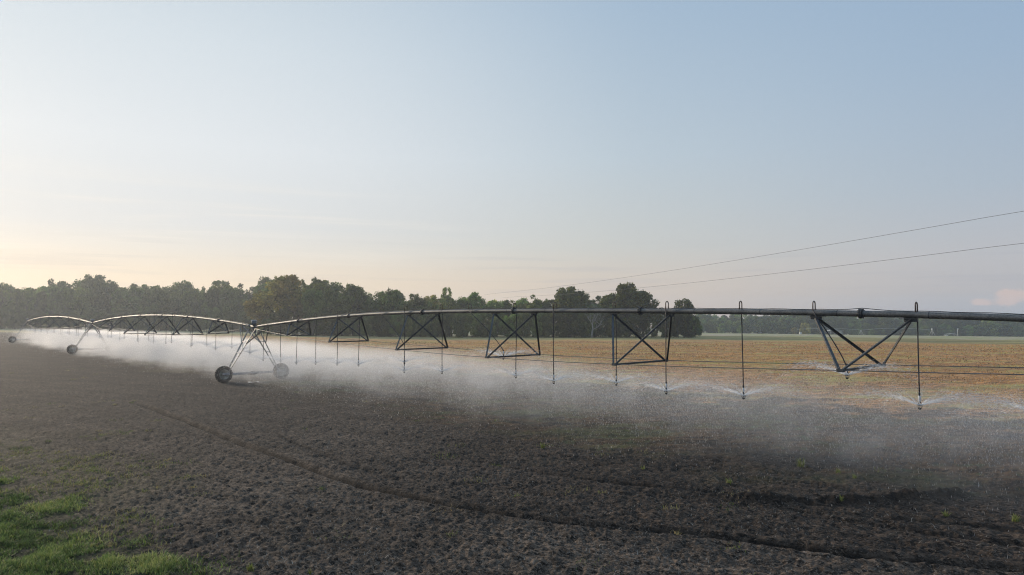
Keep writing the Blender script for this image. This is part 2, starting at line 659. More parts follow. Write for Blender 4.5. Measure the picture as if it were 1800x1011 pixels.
def ground_material():
    m, t, out = new_mat('field_soil')
    geo = t.node('ShaderNodeNewGeometry')
    P = geo.outputs['Position']
    def att(n):
        a = t.node('ShaderNodeAttribute', attribute_name=n)
        return a.outputs['Fac']
    dry, green, pale, grass, weedy, damp_darken, wetz, rut = (att(n) for n in ('dry', 'green', 'pale', 'grass', 'weedy', 'damp_darken', 'wetz', 'rut'))
    n_f = t.noise(P, 22.0, 6, 0.72)
    n_m = t.noise(P, 4.0, 5, 0.65)
    n_l = t.noise(P, 0.35, 4, 0.6)
    n_c = t.noise(P, 75.0, 3, 0.7)
    along = t.mapping(t.mapping(P, rot=(0, 0, R(28.7))), scale=(0.42, 1.0, 0.5))
    n_k = t.noise(along, 10.0, 7, 0.78, 0.4)
    n_row = t.noise(t.mapping(along, scale=(0.12, 1, 1)), 1.6, 4, 0.6)
    soil = t.mix(t.rng(n_k, 0.46, 0.57), (0.012, 0.0092, 0.0070), (0.185, 0.136, 0.099))  # dark end paints the shaded pits between clods into the soil colour
    soil = t.mix(t.rng(n_row, 0.42, 0.58, 0.0, 0.85), soil, t.mix(1.0, soil, (0.52, 0.50, 0.48), 'MULTIPLY'))
    soil = t.mix(t.rng(n_f, 0.52, 0.64, 0, 0.7), soil, (0.34, 0.28, 0.23))
    soil = t.mix(t.math('MULTIPLY', t.rng(n_m, 0.44, 0.62), 0.55), soil, (0.080, 0.064, 0.052))
    speck = t.math('MULTIPLY', t.rng(n_c, 0.60, 0.70), t.rng(n_m, 0.32, 0.55))
    soil = t.mix(t.math('MULTIPLY', speck, 0.8), soil, (0.34, 0.30, 0.25))
    soil = t.mix(t.rng(n_l, 0.35, 0.65), soil, t.mix(1.0, soil, (1.35, 1.32, 1.30), 'MULTIPLY'))
    soil = t.mix(t.math('MULTIPLY', damp_darken, 0.85), soil, t.mix(1.0, soil, (0.33, 0.30, 0.29), 'MULTIPLY'))
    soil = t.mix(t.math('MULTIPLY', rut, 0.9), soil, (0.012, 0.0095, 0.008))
    # dry residue beyond the sprayed strip
    st = t.mapping(P, rot=(0, 0, R(-12)), scale=(0.45, 1.0, 1.0))
    a1 = t.noise(st, 1.8, 7, 0.8)
    a2 = t.noise(P, 0.12, 4, 0.6)
    a3 = t.noise(P, 6.0, 6, 0.8)
    resid = t.mix(t.rng(a1, 0.40, 0.60), (0.20, 0.095, 0.045), (0.90, 0.44, 0.17))
    resid = t.mix(t.rng(a3, 0.50, 0.62), resid, (0.80, 0.54, 0.27))
    resid = t.mix(t.rng(t.noise(t.mapping(P, scale=(0.5, 1.3, 1)), 1.7, 7, 0.8), 0.50, 0.60), resid, (0.12, 0.07, 0.042))
    resid = t.mix(t.math('MULTIPLY', t.rng(t.noise(t.mapping(P, scale=(0.35, 1, 1)), 0.30, 5, 0.7), 0.48, 0.60), t.rng(a1, 0.42, 0.55, 0.25, 0.9)), resid, (0.55, 0.48, 0.15))
    a4 = t.noise(t.mapping(P, rot=(0, 0, R(6)), scale=(0.05, 1, 1)), 0.32, 4, 0.7)
    resid = t.mix(t.math('MULTIPLY', t.rng(a4, 0.50, 0.64), 0.45), resid, (0.30, 0.18, 0.10))
    wet = t.mix(1.0, resid, (0.24, 0.27, 0.33), 'MULTIPLY')
    wet = t.mix(t.math('MULTIPLY', t.rng(t.noise(P, 1.1, 4, 0.7), 0.56, 0.64), t.rng(a2, 0.40, 0.62)), wet, (0.10, 0.125, 0.05))
    grn = t.mix(t.rng(t.noise(t.mapping(P, scale=(0.12, 1, 1)), 0.25, 4, 0.6), 0.4, 0.6), (0.22, 0.19, 0.09), (0.44, 0.36, 0.14))
    pl = t.mix(t.rng(a2, 0.4, 0.6), (0.50, 0.42, 0.30), (0.36, 0.36, 0.15))
    gcol = t.mix(t.rng(n_f, 0.35, 0.65), (0.022, 0.022, 0.014), (0.07, 0.075, 0.030))
    wcol = t.mix(t.rng(n_f, 0.4, 0.62), soil, (0.15, 0.125, 0.07))
    c = t.mix(t.math('MULTIPLY', weedy, 0.8), soil, wcol)
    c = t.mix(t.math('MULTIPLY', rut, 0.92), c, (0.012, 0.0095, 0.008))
    c = t.mix(wetz, c, wet)
    c = t.mix(dry, c, resid)
    c = t.mix(green, c, grn)
    c = t.mix(pale, c, pl)
    c = t.mix(grass, c, gcol)
    rough = t.rng(n_f, 0.3, 0.7, 0.80, 1.0)
    b1 = bump(t, n_k, 0.9, 0.07)
    b2 = bump(t, n_f, 0.8, 0.03, b1)
    principled(t, out, c, rough, 0.0, b2, 0.18)
    return m


# ------------------------------------------------------------------ ground sheet
def build_ground():
    az_in = np.linspace(-47, 47, 1500)
    az = np.concatenate([np.linspace(-180, -48, 70), az_in, np.linspace(48, 180, 70)[:-1]])
    rs = [0.0]
    r = 1.0
    while r < 1400:
        rs.append(r)
        if r < 8:
            r += 0.35
        else:
            r += max(0.035, min(r * r / 4200.0, r * 0.018))
    rs = np.array(rs)
    A, RR = np.meshgrid(np.radians(az), rs[1:])
    x = RR * np.sin(A)
    y = RR * np.cos(A)
    xf, yf = x.ravel(), y.ravel()
    z = base_z(xf, yf)
    d = RR.ravel()
    m = (d < 140) & (yf > -5)
    z[m] += clods(xf[m], yf[m])
    far = ~m
    z[far] += fbm(xf[far], yf[far], 14, 3, 0.5, 77) * 0.10
    v = np.stack([xf, yf, z], 1)
    nr, na = x.shape
    i = np.arange(nr - 1)[:, None] * na
    j = np.arange(na)[None, :]
    j2 = (j + 1) % na
    f = np.stack([(i + j), (i + na + j), (i + na + j2), (i + j2)], -1).reshape(-1, 4)
    # fan in the middle
    c = len(v)
    v = np.vstack([v, [[0, 0, 0]]])
    me = np_mesh('ground', v, f, smooth=True)
    zn = zones(v[:, 0], v[:, 1])
    dt, alt = seg_dist(v[:, 0], v[:, 1], TRACK)
    wv = 0.05 * vnoise(alt / 0.35, alt * 0, 53) + 0.04 * vnoise(alt / 0.12, alt * 0 + 5, 54)
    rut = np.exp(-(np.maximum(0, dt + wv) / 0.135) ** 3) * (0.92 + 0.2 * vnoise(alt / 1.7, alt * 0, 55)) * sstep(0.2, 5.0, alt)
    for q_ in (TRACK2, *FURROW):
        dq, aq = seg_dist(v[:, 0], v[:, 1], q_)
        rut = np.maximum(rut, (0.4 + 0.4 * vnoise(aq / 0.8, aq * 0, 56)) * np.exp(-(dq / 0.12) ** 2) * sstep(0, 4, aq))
    dr, _ = seg_dist(v[:, 0], v[:, 1], RIDGE)
    # damper, darker earth between the track and the machine
    pp = zn['p']
    side = fbm(v[:, 0], v[:, 1], 7, 3, 0.5, 12)
    tr = np.array(TRACK)
    ytr = np.interp(v[:, 0], tr[:, 0], tr[:, 1])
    damp_darken = sstep(-0.6, 0.5, v[:, 1] - ytr) * sstep(-14, 3, v[:, 0] + side * 6) * 0.75
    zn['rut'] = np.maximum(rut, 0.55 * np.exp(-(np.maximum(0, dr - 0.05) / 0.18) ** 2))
    damp_darken = np.maximum(damp_darken, np.exp(-(dr / 0.30) ** 2) * 0.85)
    damp_darken = np.maximum(damp_darken, sstep(-6, 2, pp) * 0.35)
    damp_darken = np.maximum(damp_darken, 0.50 * sstep(-3, -12, v[:, 0] + side * 5))  # soil colour darkened on the left to offset haze and low sun
    damp_darken = np.maximum(damp_darken, 0.45 * sstep(0.0, 0.35, fbm(v[:, 0] * 0.45, v[:, 1], 3.5, 3, .6, 19)))
    zn['damp_darken'] = damp_darken * (1 - zn['dry'])
    zn['pale'] = zn['pale'] * (v[:, 1] > 100)
    zn['wetz'] = sstep(-3.0, 6.0, pp + side * 5 + fbm(v[:, 0], v[:, 1], 1.2, 3, .6, 14) * 3) * sstep(-60, -30, v[:, 0])
    for k in ('dry', 'green', 'pale', 'grass', 'weedy', 'damp_darken', 'wetz', 'rut'):
        a = me.attributes.new(k, 'FLOAT', 'POINT')
        a.data.foreach_set('value', np.clip(zn[k], 0, 1).astype(np.float32))
    o = link_mesh('ground', me, ground_material())
    tag(o, kind='structure')
    return o


ground = build_ground()


# ------------------------------------------------------------------ blades (grass, weeds, straw, stubble)
def blade_mesh(name, x, y, z, length, width, lean, az, tone, mat, flat=False):
    """each blade a bent strip of two quads"""
    n = len(x)
    dx, dy = np.cos(az), np.sin(az)
    sx, sy = -dy, dx
    lvl = [(0.0, 1.0), (0.55, 0.8), (1.0, 0.1)]
    vs = []
    for k, (t, wd) in enumerate(lvl):
        out = length * lean * t ** 1.7
        up = length * np.sqrt(np.maximum(1 - lean ** 2 * 0.85, 0.02)) * t * (1 - 0.25 * lean * t)
        cx, cy, cz = x + dx * out, y + dy * out, z + up
        hw = width * wd * 0.5
        vs.append(np.stack([cx - sx * hw, cy - sy * hw, cz], 1))
        vs.append(np.stack([cx + sx * hw, cy + sy * hw, cz], 1))
    V = np.stack(vs, 1).reshape(-1, 3)
    b = np.arange(n)[:, None] * 6
    f1 = b + np.array([[0, 1, 3, 2]])
    f2 = b + np.array([[2, 3, 5, 4]])
    Fc = np.concatenate([f1, f2], 0)
    me = np_mesh(name, V, Fc)
    a = me.attributes.new('tone', 'FLOAT', 'POINT')
    a.data.foreach_set('value', np.repeat(np.clip(tone, 0, 1), 6).astype(np.float32))
    return me


def scatter_wedge(n, r0, r1, a0, a1, power=1.0):
    """points in front of the camera, thicker near it"""
    u = rng.random(n)
    if power == 1.0:
        r = np.exp(np.log(r0) + u * (np.log(r1) - np.log(r0)))
    else:
        r = (r0 ** power + u * (r1 ** power - r0 ** power)) ** (1 / power)
    a = np.radians(a0 + rng.random(n) * (a1 - a0))
    return r * np.sin(a), r * np.cos(a)


def build_blades():
    # green grass on the verge
    x, y = scatter_wedge(900000, 7, 34, -50, -14, 1.2)
    zn = zones(x, y)
    cl = fbm(x, y, 0.6, 3, 0.5, 90)
    keep = rng.random(len(x)) < zn['grass'] * np.clip(0.55 + cl * 2.0 + 0.9 * sstep(0.0, 1.8, zn['g']), 0.05, 1)
    x, y, cl = x[keep], y[keep], cl[keep]
    n = len(x)
    ln = (0.04 + 0.11 * rng.random(n)) * (1 + 0.9 * np.clip(cl, -.6, 1))
    tone = 0.45 + 0.28 * rng.standard_normal(n) + 0.7 * fbm(x, y, 1.3, 3, .6, 91)
    me = blade_mesh('grass', x, y, ground_z(x, y) - 0.015, ln, 0.008 + 0.010 * rng.random(n), 0.35 + 0.6 * rng.random(n), rng.random(n) * 6.283, tone, None)
    tag(link_mesh('grass', me, M['grass']), 'bright green grass on the verge at the near left corner of the field', 'grass', kind='stuff')
    # clumps of weeds over the rough edge of the ploughed ground
    cx, cy = scatter_wedge(17000, 8, 75, -50, 46, 1.0)
    zn = zones(cx, cy)
    pr = zn['weedy'] * (0.10 + 0.9 * sstep(-0.1, 0.35, fbm(cx, cy, 1.8, 3, .5, 96))) + 0.007 + 0.10 * sstep(0.05, 0.4, fbm(cx, cy, 5, 2, .5, 95)) * sstep(24, 40, np.hypot(cx, cy))
    keep = rng.random(len(cx)) < pr
    cx, cy = cx[keep], cy[keep]
    k = 26
    tx = rng.random(len(cx))
    rad = 0.05 + 0.16 * rng.random(len(cx))
    x = (cx[:, None] + rng.standard_normal((len(cx), k)) * rad[:, None]).ravel()
    y = (cy[:, None] + rng.standard_normal((len(cx), k)) * rad[:, None]).ravel()
    tone = (np.repeat(tx, k) * 0.8 + 0.2 * rng.random(len(x)))
    n = len(x)
    ln = (0.04 + 0.10 * rng.random(n))
    me = blade_mesh('weeds', x, y, ground_z(x, y) - 0.01, ln, 0.008 + 0.008 * rng.random(n), 0.3 + 0.65 * rng.random(n), rng.random(n) * 6.283, tone, None)
    tag(link_mesh('weeds', me, M['weed']), 'sparse green and brown weeds scattered over the turned dark soil', 'weeds', kind='stuff')
    # bits of straw and root on the soil
    x, y = scatter_wedge(110000, 8, 60, -47, 47, 1.0)
    keep = rng.random(len(x)) < np.clip(0.35 + 1.6 * fbm(x, y, 2.2, 3, .5, 97), 0.05, 1)
    x, y = x[keep], y[keep]
    n = len(x)
    me = blade_mesh('crop_residue', x, y, ground_z(x, y) + 0.002, 0.03 + 0.10 * rng.random(n) ** 2, 0.004 + 0.007 * rng.random(n), 0.9 + 0.1 * rng.random(n), rng.random(n) * 6.283, rng.random(n) ** 1.3, None)
    tag(link_mesh('crop_residue', me, M['straw']), 'pale bits of straw and root lying over the dark tilled soil', 'crop residue', kind='stuff')
    # dry stubble beyond the machine
    x, y = scatter_wedge(260000, 18, 150, -32, 47, 1.0)
    zn = zones(x, y)
    keep = rng.random(len(x)) < np.maximum(zn['dry'], 0.35 * sstep(0, 8, zn['p'])) * (1 - zn['green']) * np.clip(0.4 + 1.5 * fbm(x, y, 2.0, 3, .6, 98), 0.1, 1)
    x, y = x[keep], y[keep]
    n = len(x)
    dd = np.hypot(x, y)
    tone = 0.45 + 0.25 * rng.standard_normal(n) + 0.7 * fbm(x, y, 12, 3, .6, 99)
    wetm = 1 - zones(x, y)['dry']
    tone = tone * (1 - 0.75 * wetm)
    me = blade_mesh('dry_stubble', x, y, ground_z(x, y) - 0.01, (0.05 + 0.10 * rng.random(n)) * (0.8 + dd / 100), 0.012 + dd * 0.0005, 0.5 + 0.45 * rng.random(n), rng.random(n) * 6.283, tone, None)
    tag(link_mesh('dry_stubble', me, M['stubble']), 'orange and straw coloured dry stubble covering the field beyond the irrigation machine', 'stubble', kind='stuff')


build_blades()

# single green sprigs one can point at
def sprig(px, py, size, label, k=26, seed=0):
    g = ground_pt(px, py)
    r2 = np.random.default_rng(seed)
    n = k
    x = r2.standard_normal(n) * 0.05 * size * 3
    y = r2.standard_normal(n) * 0.05 * size * 3
    me = blade_mesh('weed_tuft', x, y, np.zeros(n) - 0.02, size * (0.5 + 0.6 * r2.random(n)), (0.009 + 0.009 * r2.random(n)) * (1 + size * 2), 0.2 + 0.7 * r2.random(n), r2.random(n) * 6.283, 0.25 + 0.45 * r2.random(n), None)
    o = link_mesh('weed_tuft', me, M['weed'], loc=(g[0], g[1], float(ground_z(np.array([g[0]]), np.array([g[1]]))[0])))
    tag(o, label, 'weed', 'single green weeds standing in the dark soil')


sprig(440, 1003, 0.17, 'bright green tuft at the bottom edge of the bare soil, right of the grass verge', 60, 1)
sprig(545, 1006, 0.10, 'small yellowish sprig at the bottom edge, next right of the bright green tuft', 22, 2)
sprig(1282, 850, 0.20, 'green sprig standing alone above the left end of the earth ridge', 26, 3)
sprig(1478, 887, 0.16, 'low green sprig growing against the dark ridge of earth', 24, 4)
sprig(1662, 905, 0.16, 'yellowish green sprig just below the right end of the earth ridge', 26, 5)
sprig(1785, 916, 0.20, 'spreading green weed at the right edge of the ploughed soil', 44, 6)
sprig(1410, 822, 0.34, 'tall pale yellow weed at the near edge of the mist', 44, 7)
sprig(1473, 832, 0.22, 'small pale weed between the tall yellow weed and the right-hand sprinkler', 26, 8)
sprig(1502, 841, 0.18, 'small pale weed just above the earth ridge', 22, 9)
sprig(955, 789, 0.24, 'yellowed weed in the dark soil below the middle of the nearest span', 34, 10)
sprig(1130, 825, 0.20, 'thin yellowish weed on the dark soil in front of the mist', 20, 11)
sprig(716, 590, 1.6, 'tall thin yellow stalked weed standing on the green strip before the wood', 16, 12)

# puddle between the wheels
def puddle():
    c = ground_pt(447, 672.5)
    mb = MB()
    n = 40
    vs = [(0, 0, 0)]
    for k in range(n):
        a = 2 * math.pi * k / n
        rr = 1 + 0.35 * math.sin(3 * a + 1) + 0.2 * math.sin(7 * a)
        vs.append((0.50 * rr * math.cos(a), 0.26 * rr * math.sin(a) + 0.22 * math.sin(2.6 * math.cos(a) * 2), 0))
    mb.add(vs, [(0, 1 + k, 1 + (k + 1) % n) for k in range(n)])
    m, t, out = new_mat('puddle_water')
    tcn = t.node('ShaderNodeTexCoord')
    principled(t, out, (0.10, 0.10, 0.10), 0.06, 0.0, bump(t, t.noise(tcn.outputs['Object'], 9, 2), 0.25, 0.02), 1.0)
    zc = float(ground_z(np.array([c[0]]), np.array([c[1]]))[0])
    o = mb.build('puddle', m, loc=(c[0], c[1], zc + 0.03))
    tag(o, 'shallow bright puddle on the soil between the wheels of the nearest tower', 'puddle', kind='structure')


puddle()

# ------------------------------------------------------------------ the irrigation machine
LEN = 47.6
root = empty('irrigation_machine', (T1[0], T1[1], 0), math.atan2(E[1], E[0]))
tag(root, 'long centre pivot irrigation machine of arched steel pipe on wheeled towers spraying the field', 'irrigation machine')


def s_of(px):
    return (47.0 - 47.0 * 667.0 / (px + 220.0)) * 1.368


def d_of(px):
    return 47.0 * 667.0 / (px + 220.0)


_pp = [(450, 574.5), (480, 569.5), (520, 565), (560, 560.5), (608, 555.5), (670, 551.5), (741, 548.5), (825, 547), (900, 546.7), (1000, 546.7), (1126, 546.9), (1300, 548), (1430, 549.8), (1513, 551.5), (1640, 554.5), (1800, 560)]
_s = np.array([s_of(p[0]) for p in _pp])
_z = np.array([z_at(p[1], d_of(p[0])) for p in _pp])
_poly = np.polyfit(_s, _z, 5)
S_END = 53.0


def pipe_z(s):
    if s >= 0:
        return float(np.polyval(_poly, min(s, 44.0))) - max(0, s - 44) * 0.03
    if s >= -LEN:
        u = s / -LEN
        return 3.70 * (1 - u) + 3.58 * u + 0.84 * (1 - (2 * u - 1) ** 2)
    u = (s + LEN) / -LEN
    return 3.58 * (1 - u) + 3.52 * u + 0.78 * (1 - (2 * u - 1) ** 2)


RP = 0.084
sp_mid = [6.4, 12.9, 19.6, 26.0, 32.4, 39.4]
SPANS = [
    dict(a=0.35, b=S_END, tr=[s_of(526), s_of(614), s_of(743), s_of(903), s_of(1126), s_of(1513), 46.2], zb=[3.24, 3.03, 2.87, 2.79, 2.84, 3.05, 3.30], wd=[1.5, 2.35, 2.9, 2.9, 2.9, 2.85, 2.5]),
    dict(a=-LEN + .35, b=-0.35, tr=[-LEN + q for q in (6.6, 13.4, 20.3, 27.2, 34.1, 41.0)], zb=[3.10, 2.86, 2.72, 2.74, 2.88, 3.12], wd=[1.5, 2.4, 2.9, 2.9, 2.4, 1.5]),
    dict(a=-2 * LEN + .35, b=-LEN - 0.35, tr=[-2 * LEN + q for q in (6.6, 13.4, 20.3, 27.2, 34.1, 41.0)], zb=[3.02, 2.78, 2.64, 2.66, 2.80, 3.04], wd=[1.5, 2.4, 2.9, 2.9, 2.4, 1.5]),
]
span_labels = ['near right', 'middle', 'far left']


def flange(s):
    mb = MB()
    z = pipe_z(s)
    dz = (pipe_z(s + .1) - pipe_z(s - .1)) / .2
    mb.lathe([(-0.045, RP + .001), (-0.045, RP + .045), (-0.006, RP + .045), (-0.006, RP + .03), (0.006, RP + .03), (0.006, RP + .045), (0.045, RP + .045), (0.045, RP + .001)], 20, 'x', (s, 0, z), smooth=False)
    for k in range(8):
        a = 2 * math.pi * k / 8
        c = Vector((s, (RP + .034) * math.cos(a), z + (RP + .034) * math.sin(a)))
        mb.tube([c - Vector((.07, 0, 0)), c + Vector((.07, 0, 0))], 0.012, 6)
    return mb


for spn in SPANS:
    a, b = spn['a'], spn['b']
    mb = MB()
    ss = np.linspace(a, b, 90)
    mb.tube([(s, 0, pipe_z(s)) for s in ss], RP, 18)
    pipe = mb.build('span_pipe', M['pipe'], root)
    # joints and weld bands
    for s in spn['tr']:
        flange(s).build('pipe_flange', M['dark'], pipe)
    # cable strapped along the top of the pipe
    mb = MB()
    pts = []
    for i, s in enumerate(np.linspace(a, b, 150)):
        lift = 0.0
        for q in spn['tr']:
            lift = max(lift, 0.05 * math.exp(-((s - q) / 0.35) ** 2))
        pts.append((s, 0.02, pipe_z(s) + RP + 0.012 + lift + 0.006 * math.sin(i * 1.7)))
    mb.tube(pts, 0.011, 6)
    for i, s in enumerate(np.arange(a + 1.2, b - .5, 2.2)):
        mb.lathe([(-0.008, RP + .001), (-0.008, RP + .0035), (0.008, RP + .0035), (0.008, RP + .001)], 16, 'x', (s, 0, pipe_z(s)), smooth=False)
    mb.build('power_cable', M['hose'], pipe)
    # truss sets
    ends = []
    for s, zb, wd in zip(spn['tr'], spn['zb'], spn['wd']):
        yn_, yf_ = -wd / 2, wd / 2
        mb = MB()
        mb.angle((s, yn_, zb), (s, yf_, zb), 0.068)
        for y_ in (yn_, yf_):
            mb.box((s, y_, zb - 0.005), (0.20, 0.07, 0.075), bev=0.02)
            mb.tube([(s - .05, y_, zb - .05), (s - .05, y_, zb + .05)], .012, 6)
            mb.tube([(s + .05, y_, zb - .05), (s + .05, y_, zb + .05)], .012, 6)
        cb = mb.build('truss_crossbar', M['angle'], root)
        for ds in (-1.18, 1.18):
            za = pipe_z(s + ds) - RP
            for y_ in (yn_, yf_):
                m2 = MB()
                sg = -1 if y_ < 0 else 1
                m2.angle((s + ds, 0.05 * sg, za - 0.05), (s + 0.05 * (1 if ds > 0 else -1), y_, zb + 0.02), 0.066, flip=sg)
                m2.build('truss_brace', M['angle'], cb)
            m3 = MB()
            m3.box((s + ds, 0, za - 0.045), (0.30, 0.10, 0.10), bev=0.02)
            m3.box((s + ds - 0.05 * np.sign(ds), 0, za - 0.012), (0.40, 0.14, 0.02))
            m3.build('truss_bracket', M['dark'], cb)
        ends.append((s, zb, wd))
    # truss rods, strung from tower to tower through the crossbar ends
    for sg in (-1, 1):
        mb = MB()
        pts = [(a + 0.1, 0.12 * sg, pipe_z(a) - 0.14)] + [(s, sg * wd / 2, zb) for s, zb, wd in ends] + [(b - 0.1, 0.12 * sg, pipe_z(b) - 0.14)]
        fine_ = []
        for p, q in zip(pts[:-1], pts[1:]):
            for t_ in np.linspace(0, 1, 5)[:-1]:
                r_ = Vector(p).lerp(Vector(q), t_)
                r_.z -= 0.02 * math.sin(math.pi * t_)
                fine_.append(tuple(r_))
        fine_.append(pts[-1])
        mb.tube(fine_, 0.0125, 6)
        mb.build('truss_rod', M['rod'], root)

# hanging hoses with sprinklers
NOZ = []


def nozzle_mesh():
    mb = MB()   # origin at hose end, hanging down
    mb.lathe([(0.0, 0.001), (0.0, 0.022), (-0.05, 0.024), (-0.05, 0.001)], 12, 'z')
    mb.lathe([(-0.05, 0.001), (-0.05, 0.017), (-0.07, 0.017), (-0.07, 0.001)], 12, 'z')
    mb.lathe([(-0.20, 0.001), (-0.20, 0.018), (-0.235, 0.030), (-0.25, 0.030), (-0.25, 0.001)], 14, 'z')
    for k in range(3):
        a = 2 * math.pi * k / 3
        pts = []
        for i in range(9):
            t = i / 8
            r = 0.028 + 0.028 * math.sin(math.pi * t)
            pts.append((r * math.cos(a), r * math.sin(a), -0.25 - 0.13 * t))
        mb.tube(pts, 0.006, 6)
    mb.lathe([(-0.37, 0.001), (-0.37, 0.040), (-0.395, 0.040), (-0.42, 0.012), (-0.42, 0.001)], 14, 'z')
    mb.lathe([(-0.31, 0.001), (-0.315, 0.034), (-0.325, 0.034), (-0.325, 0.001)], 14, 'z')
    return mb.mesh('sprinkler_head')


def weight_mesh():
    mb = MB()
    mb.lathe([(-0.071, 0.001), (-0.071, 0.026), (-0.085, 0.031), (-0.17, 0.031), (-0.185, 0.024), (-0.199, 0.022), (-0.199, 0.001)], 14, 'z')
    return mb.mesh('hose_weight')


noz_me = nozzle_mesh()
noz_me.materials.append(M['dark'])
wt_me = weight_mesh()
wt_me.materials.append(M['white'])


def hose(s, ztip, side=1, drape=None, sway=0.0):
    """a gooseneck out of the pipe top, then a hose down to the sprinkler tip height"""
    z = pipe_z(s)
    h = 0.235
    rr = 0.075
    goose = MB()
    y1 = side * 0.02 * -1
    y2 = y1 + side * 2 * rr
    pts = [(s, y1, z + RP - .02), (s, y1, z + RP + h - rr)]
    for k in range(1, 10):
        a = math.pi * k / 9
        pts.append((s, y1 + side * rr * (1 - math.cos(a)), z + RP + h - rr + rr * math.sin(a)))
    pts.append((s, y2, z + RP - .02))
    goose.tube(pts, 0.017, 8)
    zh = ztip + 0.42
    hp = [(s, y2, z + RP)]
    if drape is None:
        n = 10
        top = z + RP
        for k in range(1, n + 1):
            t = k / n
            hp.append((s + sway * t * t, y2 + 0.02 * math.sin(3 * t + s), top + (zh - top) * t))
    else:
        s2, zk = drape
        n = 10
        for k in range(1, n + 1):
            t = k / n
            hp.append((s + (s2 - s) * (1 - (1 - t) ** 1.15), y2 * (1 - t) - 0.25 * side * t * 0, z + RP - .1 + (zk - z - RP + .1) * t ** 1.08))
        hp.append((s2 + 0.03, hp[-1][1], zk - 0.10))
        hp.append((s2 + 0.03, hp[-1][1], zh))
    mb = MB()
    mb.tube(hp, 0.0165, 8)
    ho = mb.build('drop_hose', M['hose'], root)
    goose.build('gooseneck', M['goose'], ho)
    e = hp[-1]
    link_mesh('sprinkler_head', noz_me, None, ho, e)
    link_mesh('hose_weight', wt_me, None, ho, e)
    NOZ.append((e[0], e[1], e[2] - 0.32))


H1 = [(437, 623, 1, None), (468, 634, -1, None), (491, 637, 1, None), (526, 640, -1, None), (553, 641, 1, None), (597, 642, -1, None), (628, 644, 1, None),
      (673, 640, -1, (711, 606)), (715, 655, -1, None), (774, 657, 1, None), (828, 632, -1, (884, 615)), (903, 665, 1, None),
      (977, 674, -1, None), (1078, 678, 1, None), (1174, 692, -1, None), (1300, 702, 1, None), (1432, 666, -1, (1484, 640)), (1609, 720, 1, None)]
for px, py, sd_, dr in H1:
    s = s_of(px)
    if dr:
        s2 = s_of(dr[0])
        hose(s, z_at(py, d_of(dr[0])), sd_, (s2, z_at(dr[1], d_of(dr[0]))))
    else:
        hose(s, z_at(py, d_of(px)), sd_, None)
hose(s_of(1609) + 2.5, 2.1, -1)
for k in range(18):
    s = -1.6 - 2.6 * k
    hose(s, 1.95 + 0.12 * math.sin(k * 2.3), 1 if k % 2 else -1, None if k not in (5, 11) else (s + 1.9, pipe_z(s) - 1.5))
for k in range(18):
    s = -LEN - 1.6 - 2.6 * k
    hose(s, 1.9 + 0.1 * math.sin(k * 1.7), 1 if k % 2 else -1, None)


# towers
WR = 0.575


def tyre_mesh():
    mb = MB()
    prof = [(-0.12, 0.33), (-0.15, 0.42), (-0.15, 0.49), (-0.12, 0.535), (0, 0.545), (0.12, 0.535), (0.15, 0.49), (0.15, 0.42), (0.12, 0.33)]
    mb.lathe(prof, 48, 'x')
    for k in range(22):
        for sg in (-1, 1):
            a = 2 * math.pi * (k + (0.5 if sg > 0 else 0)) / 22
            vs = []
            for (x_, da) in ((0.0, -0.05), (0.16, 0.09)):
                for rr in (0.50, WR if x_ == 0 else 0.545):
                    for dd in (-0.035, 0.035):
                        an = a + da + dd
                        vs.append((x_ * sg, rr * math.cos(an), rr * math.sin(an)))
            mb.add(vs, [(0, 1, 3, 2), (4, 6, 7, 5), (0, 4, 5, 1), (2, 3, 7, 6), (0, 2, 6, 4), (1, 5, 7, 3)])
    return mb.mesh('tyre')


def rim_mesh():
    mb = MB()
    mb.lathe([(-0.13, 0.335), (-0.13, 0.31), (-0.03, 0.29), (-0.02, 0.13), (-0.06, 0.10), (-0.06, 0.001), (0.02, 0.001), (0.02, 0.29), (0.13, 0.31), (0.13, 0.335)], 36, 'x')
    for k in range(8):
        a = 2 * math.pi * k / 8
        c = Vector((-0.06, 0.075 * math.cos(a), 0.075 * math.sin(a)))
        mb.tube([c, c - Vector((.02, 0, 0))], 0.012, 6)
    for k in range(8):
        a = 2 * math.pi * (k + .5) / 8
        for x_ in (-0.028,):
            c = Vector((x_, 0.21 * math.cos(a), 0.21 * math.sin(a)))
            mb.tube([c, c - Vector((.012, 0, 0))], 0.035, 10)
    return mb.mesh('wheel_rim')


tyre_me = tyre_mesh()
tyre_me.materials.append(M['tyre'])
rim_me = rim_mesh()
rim_me.materials.append(M['rim'])


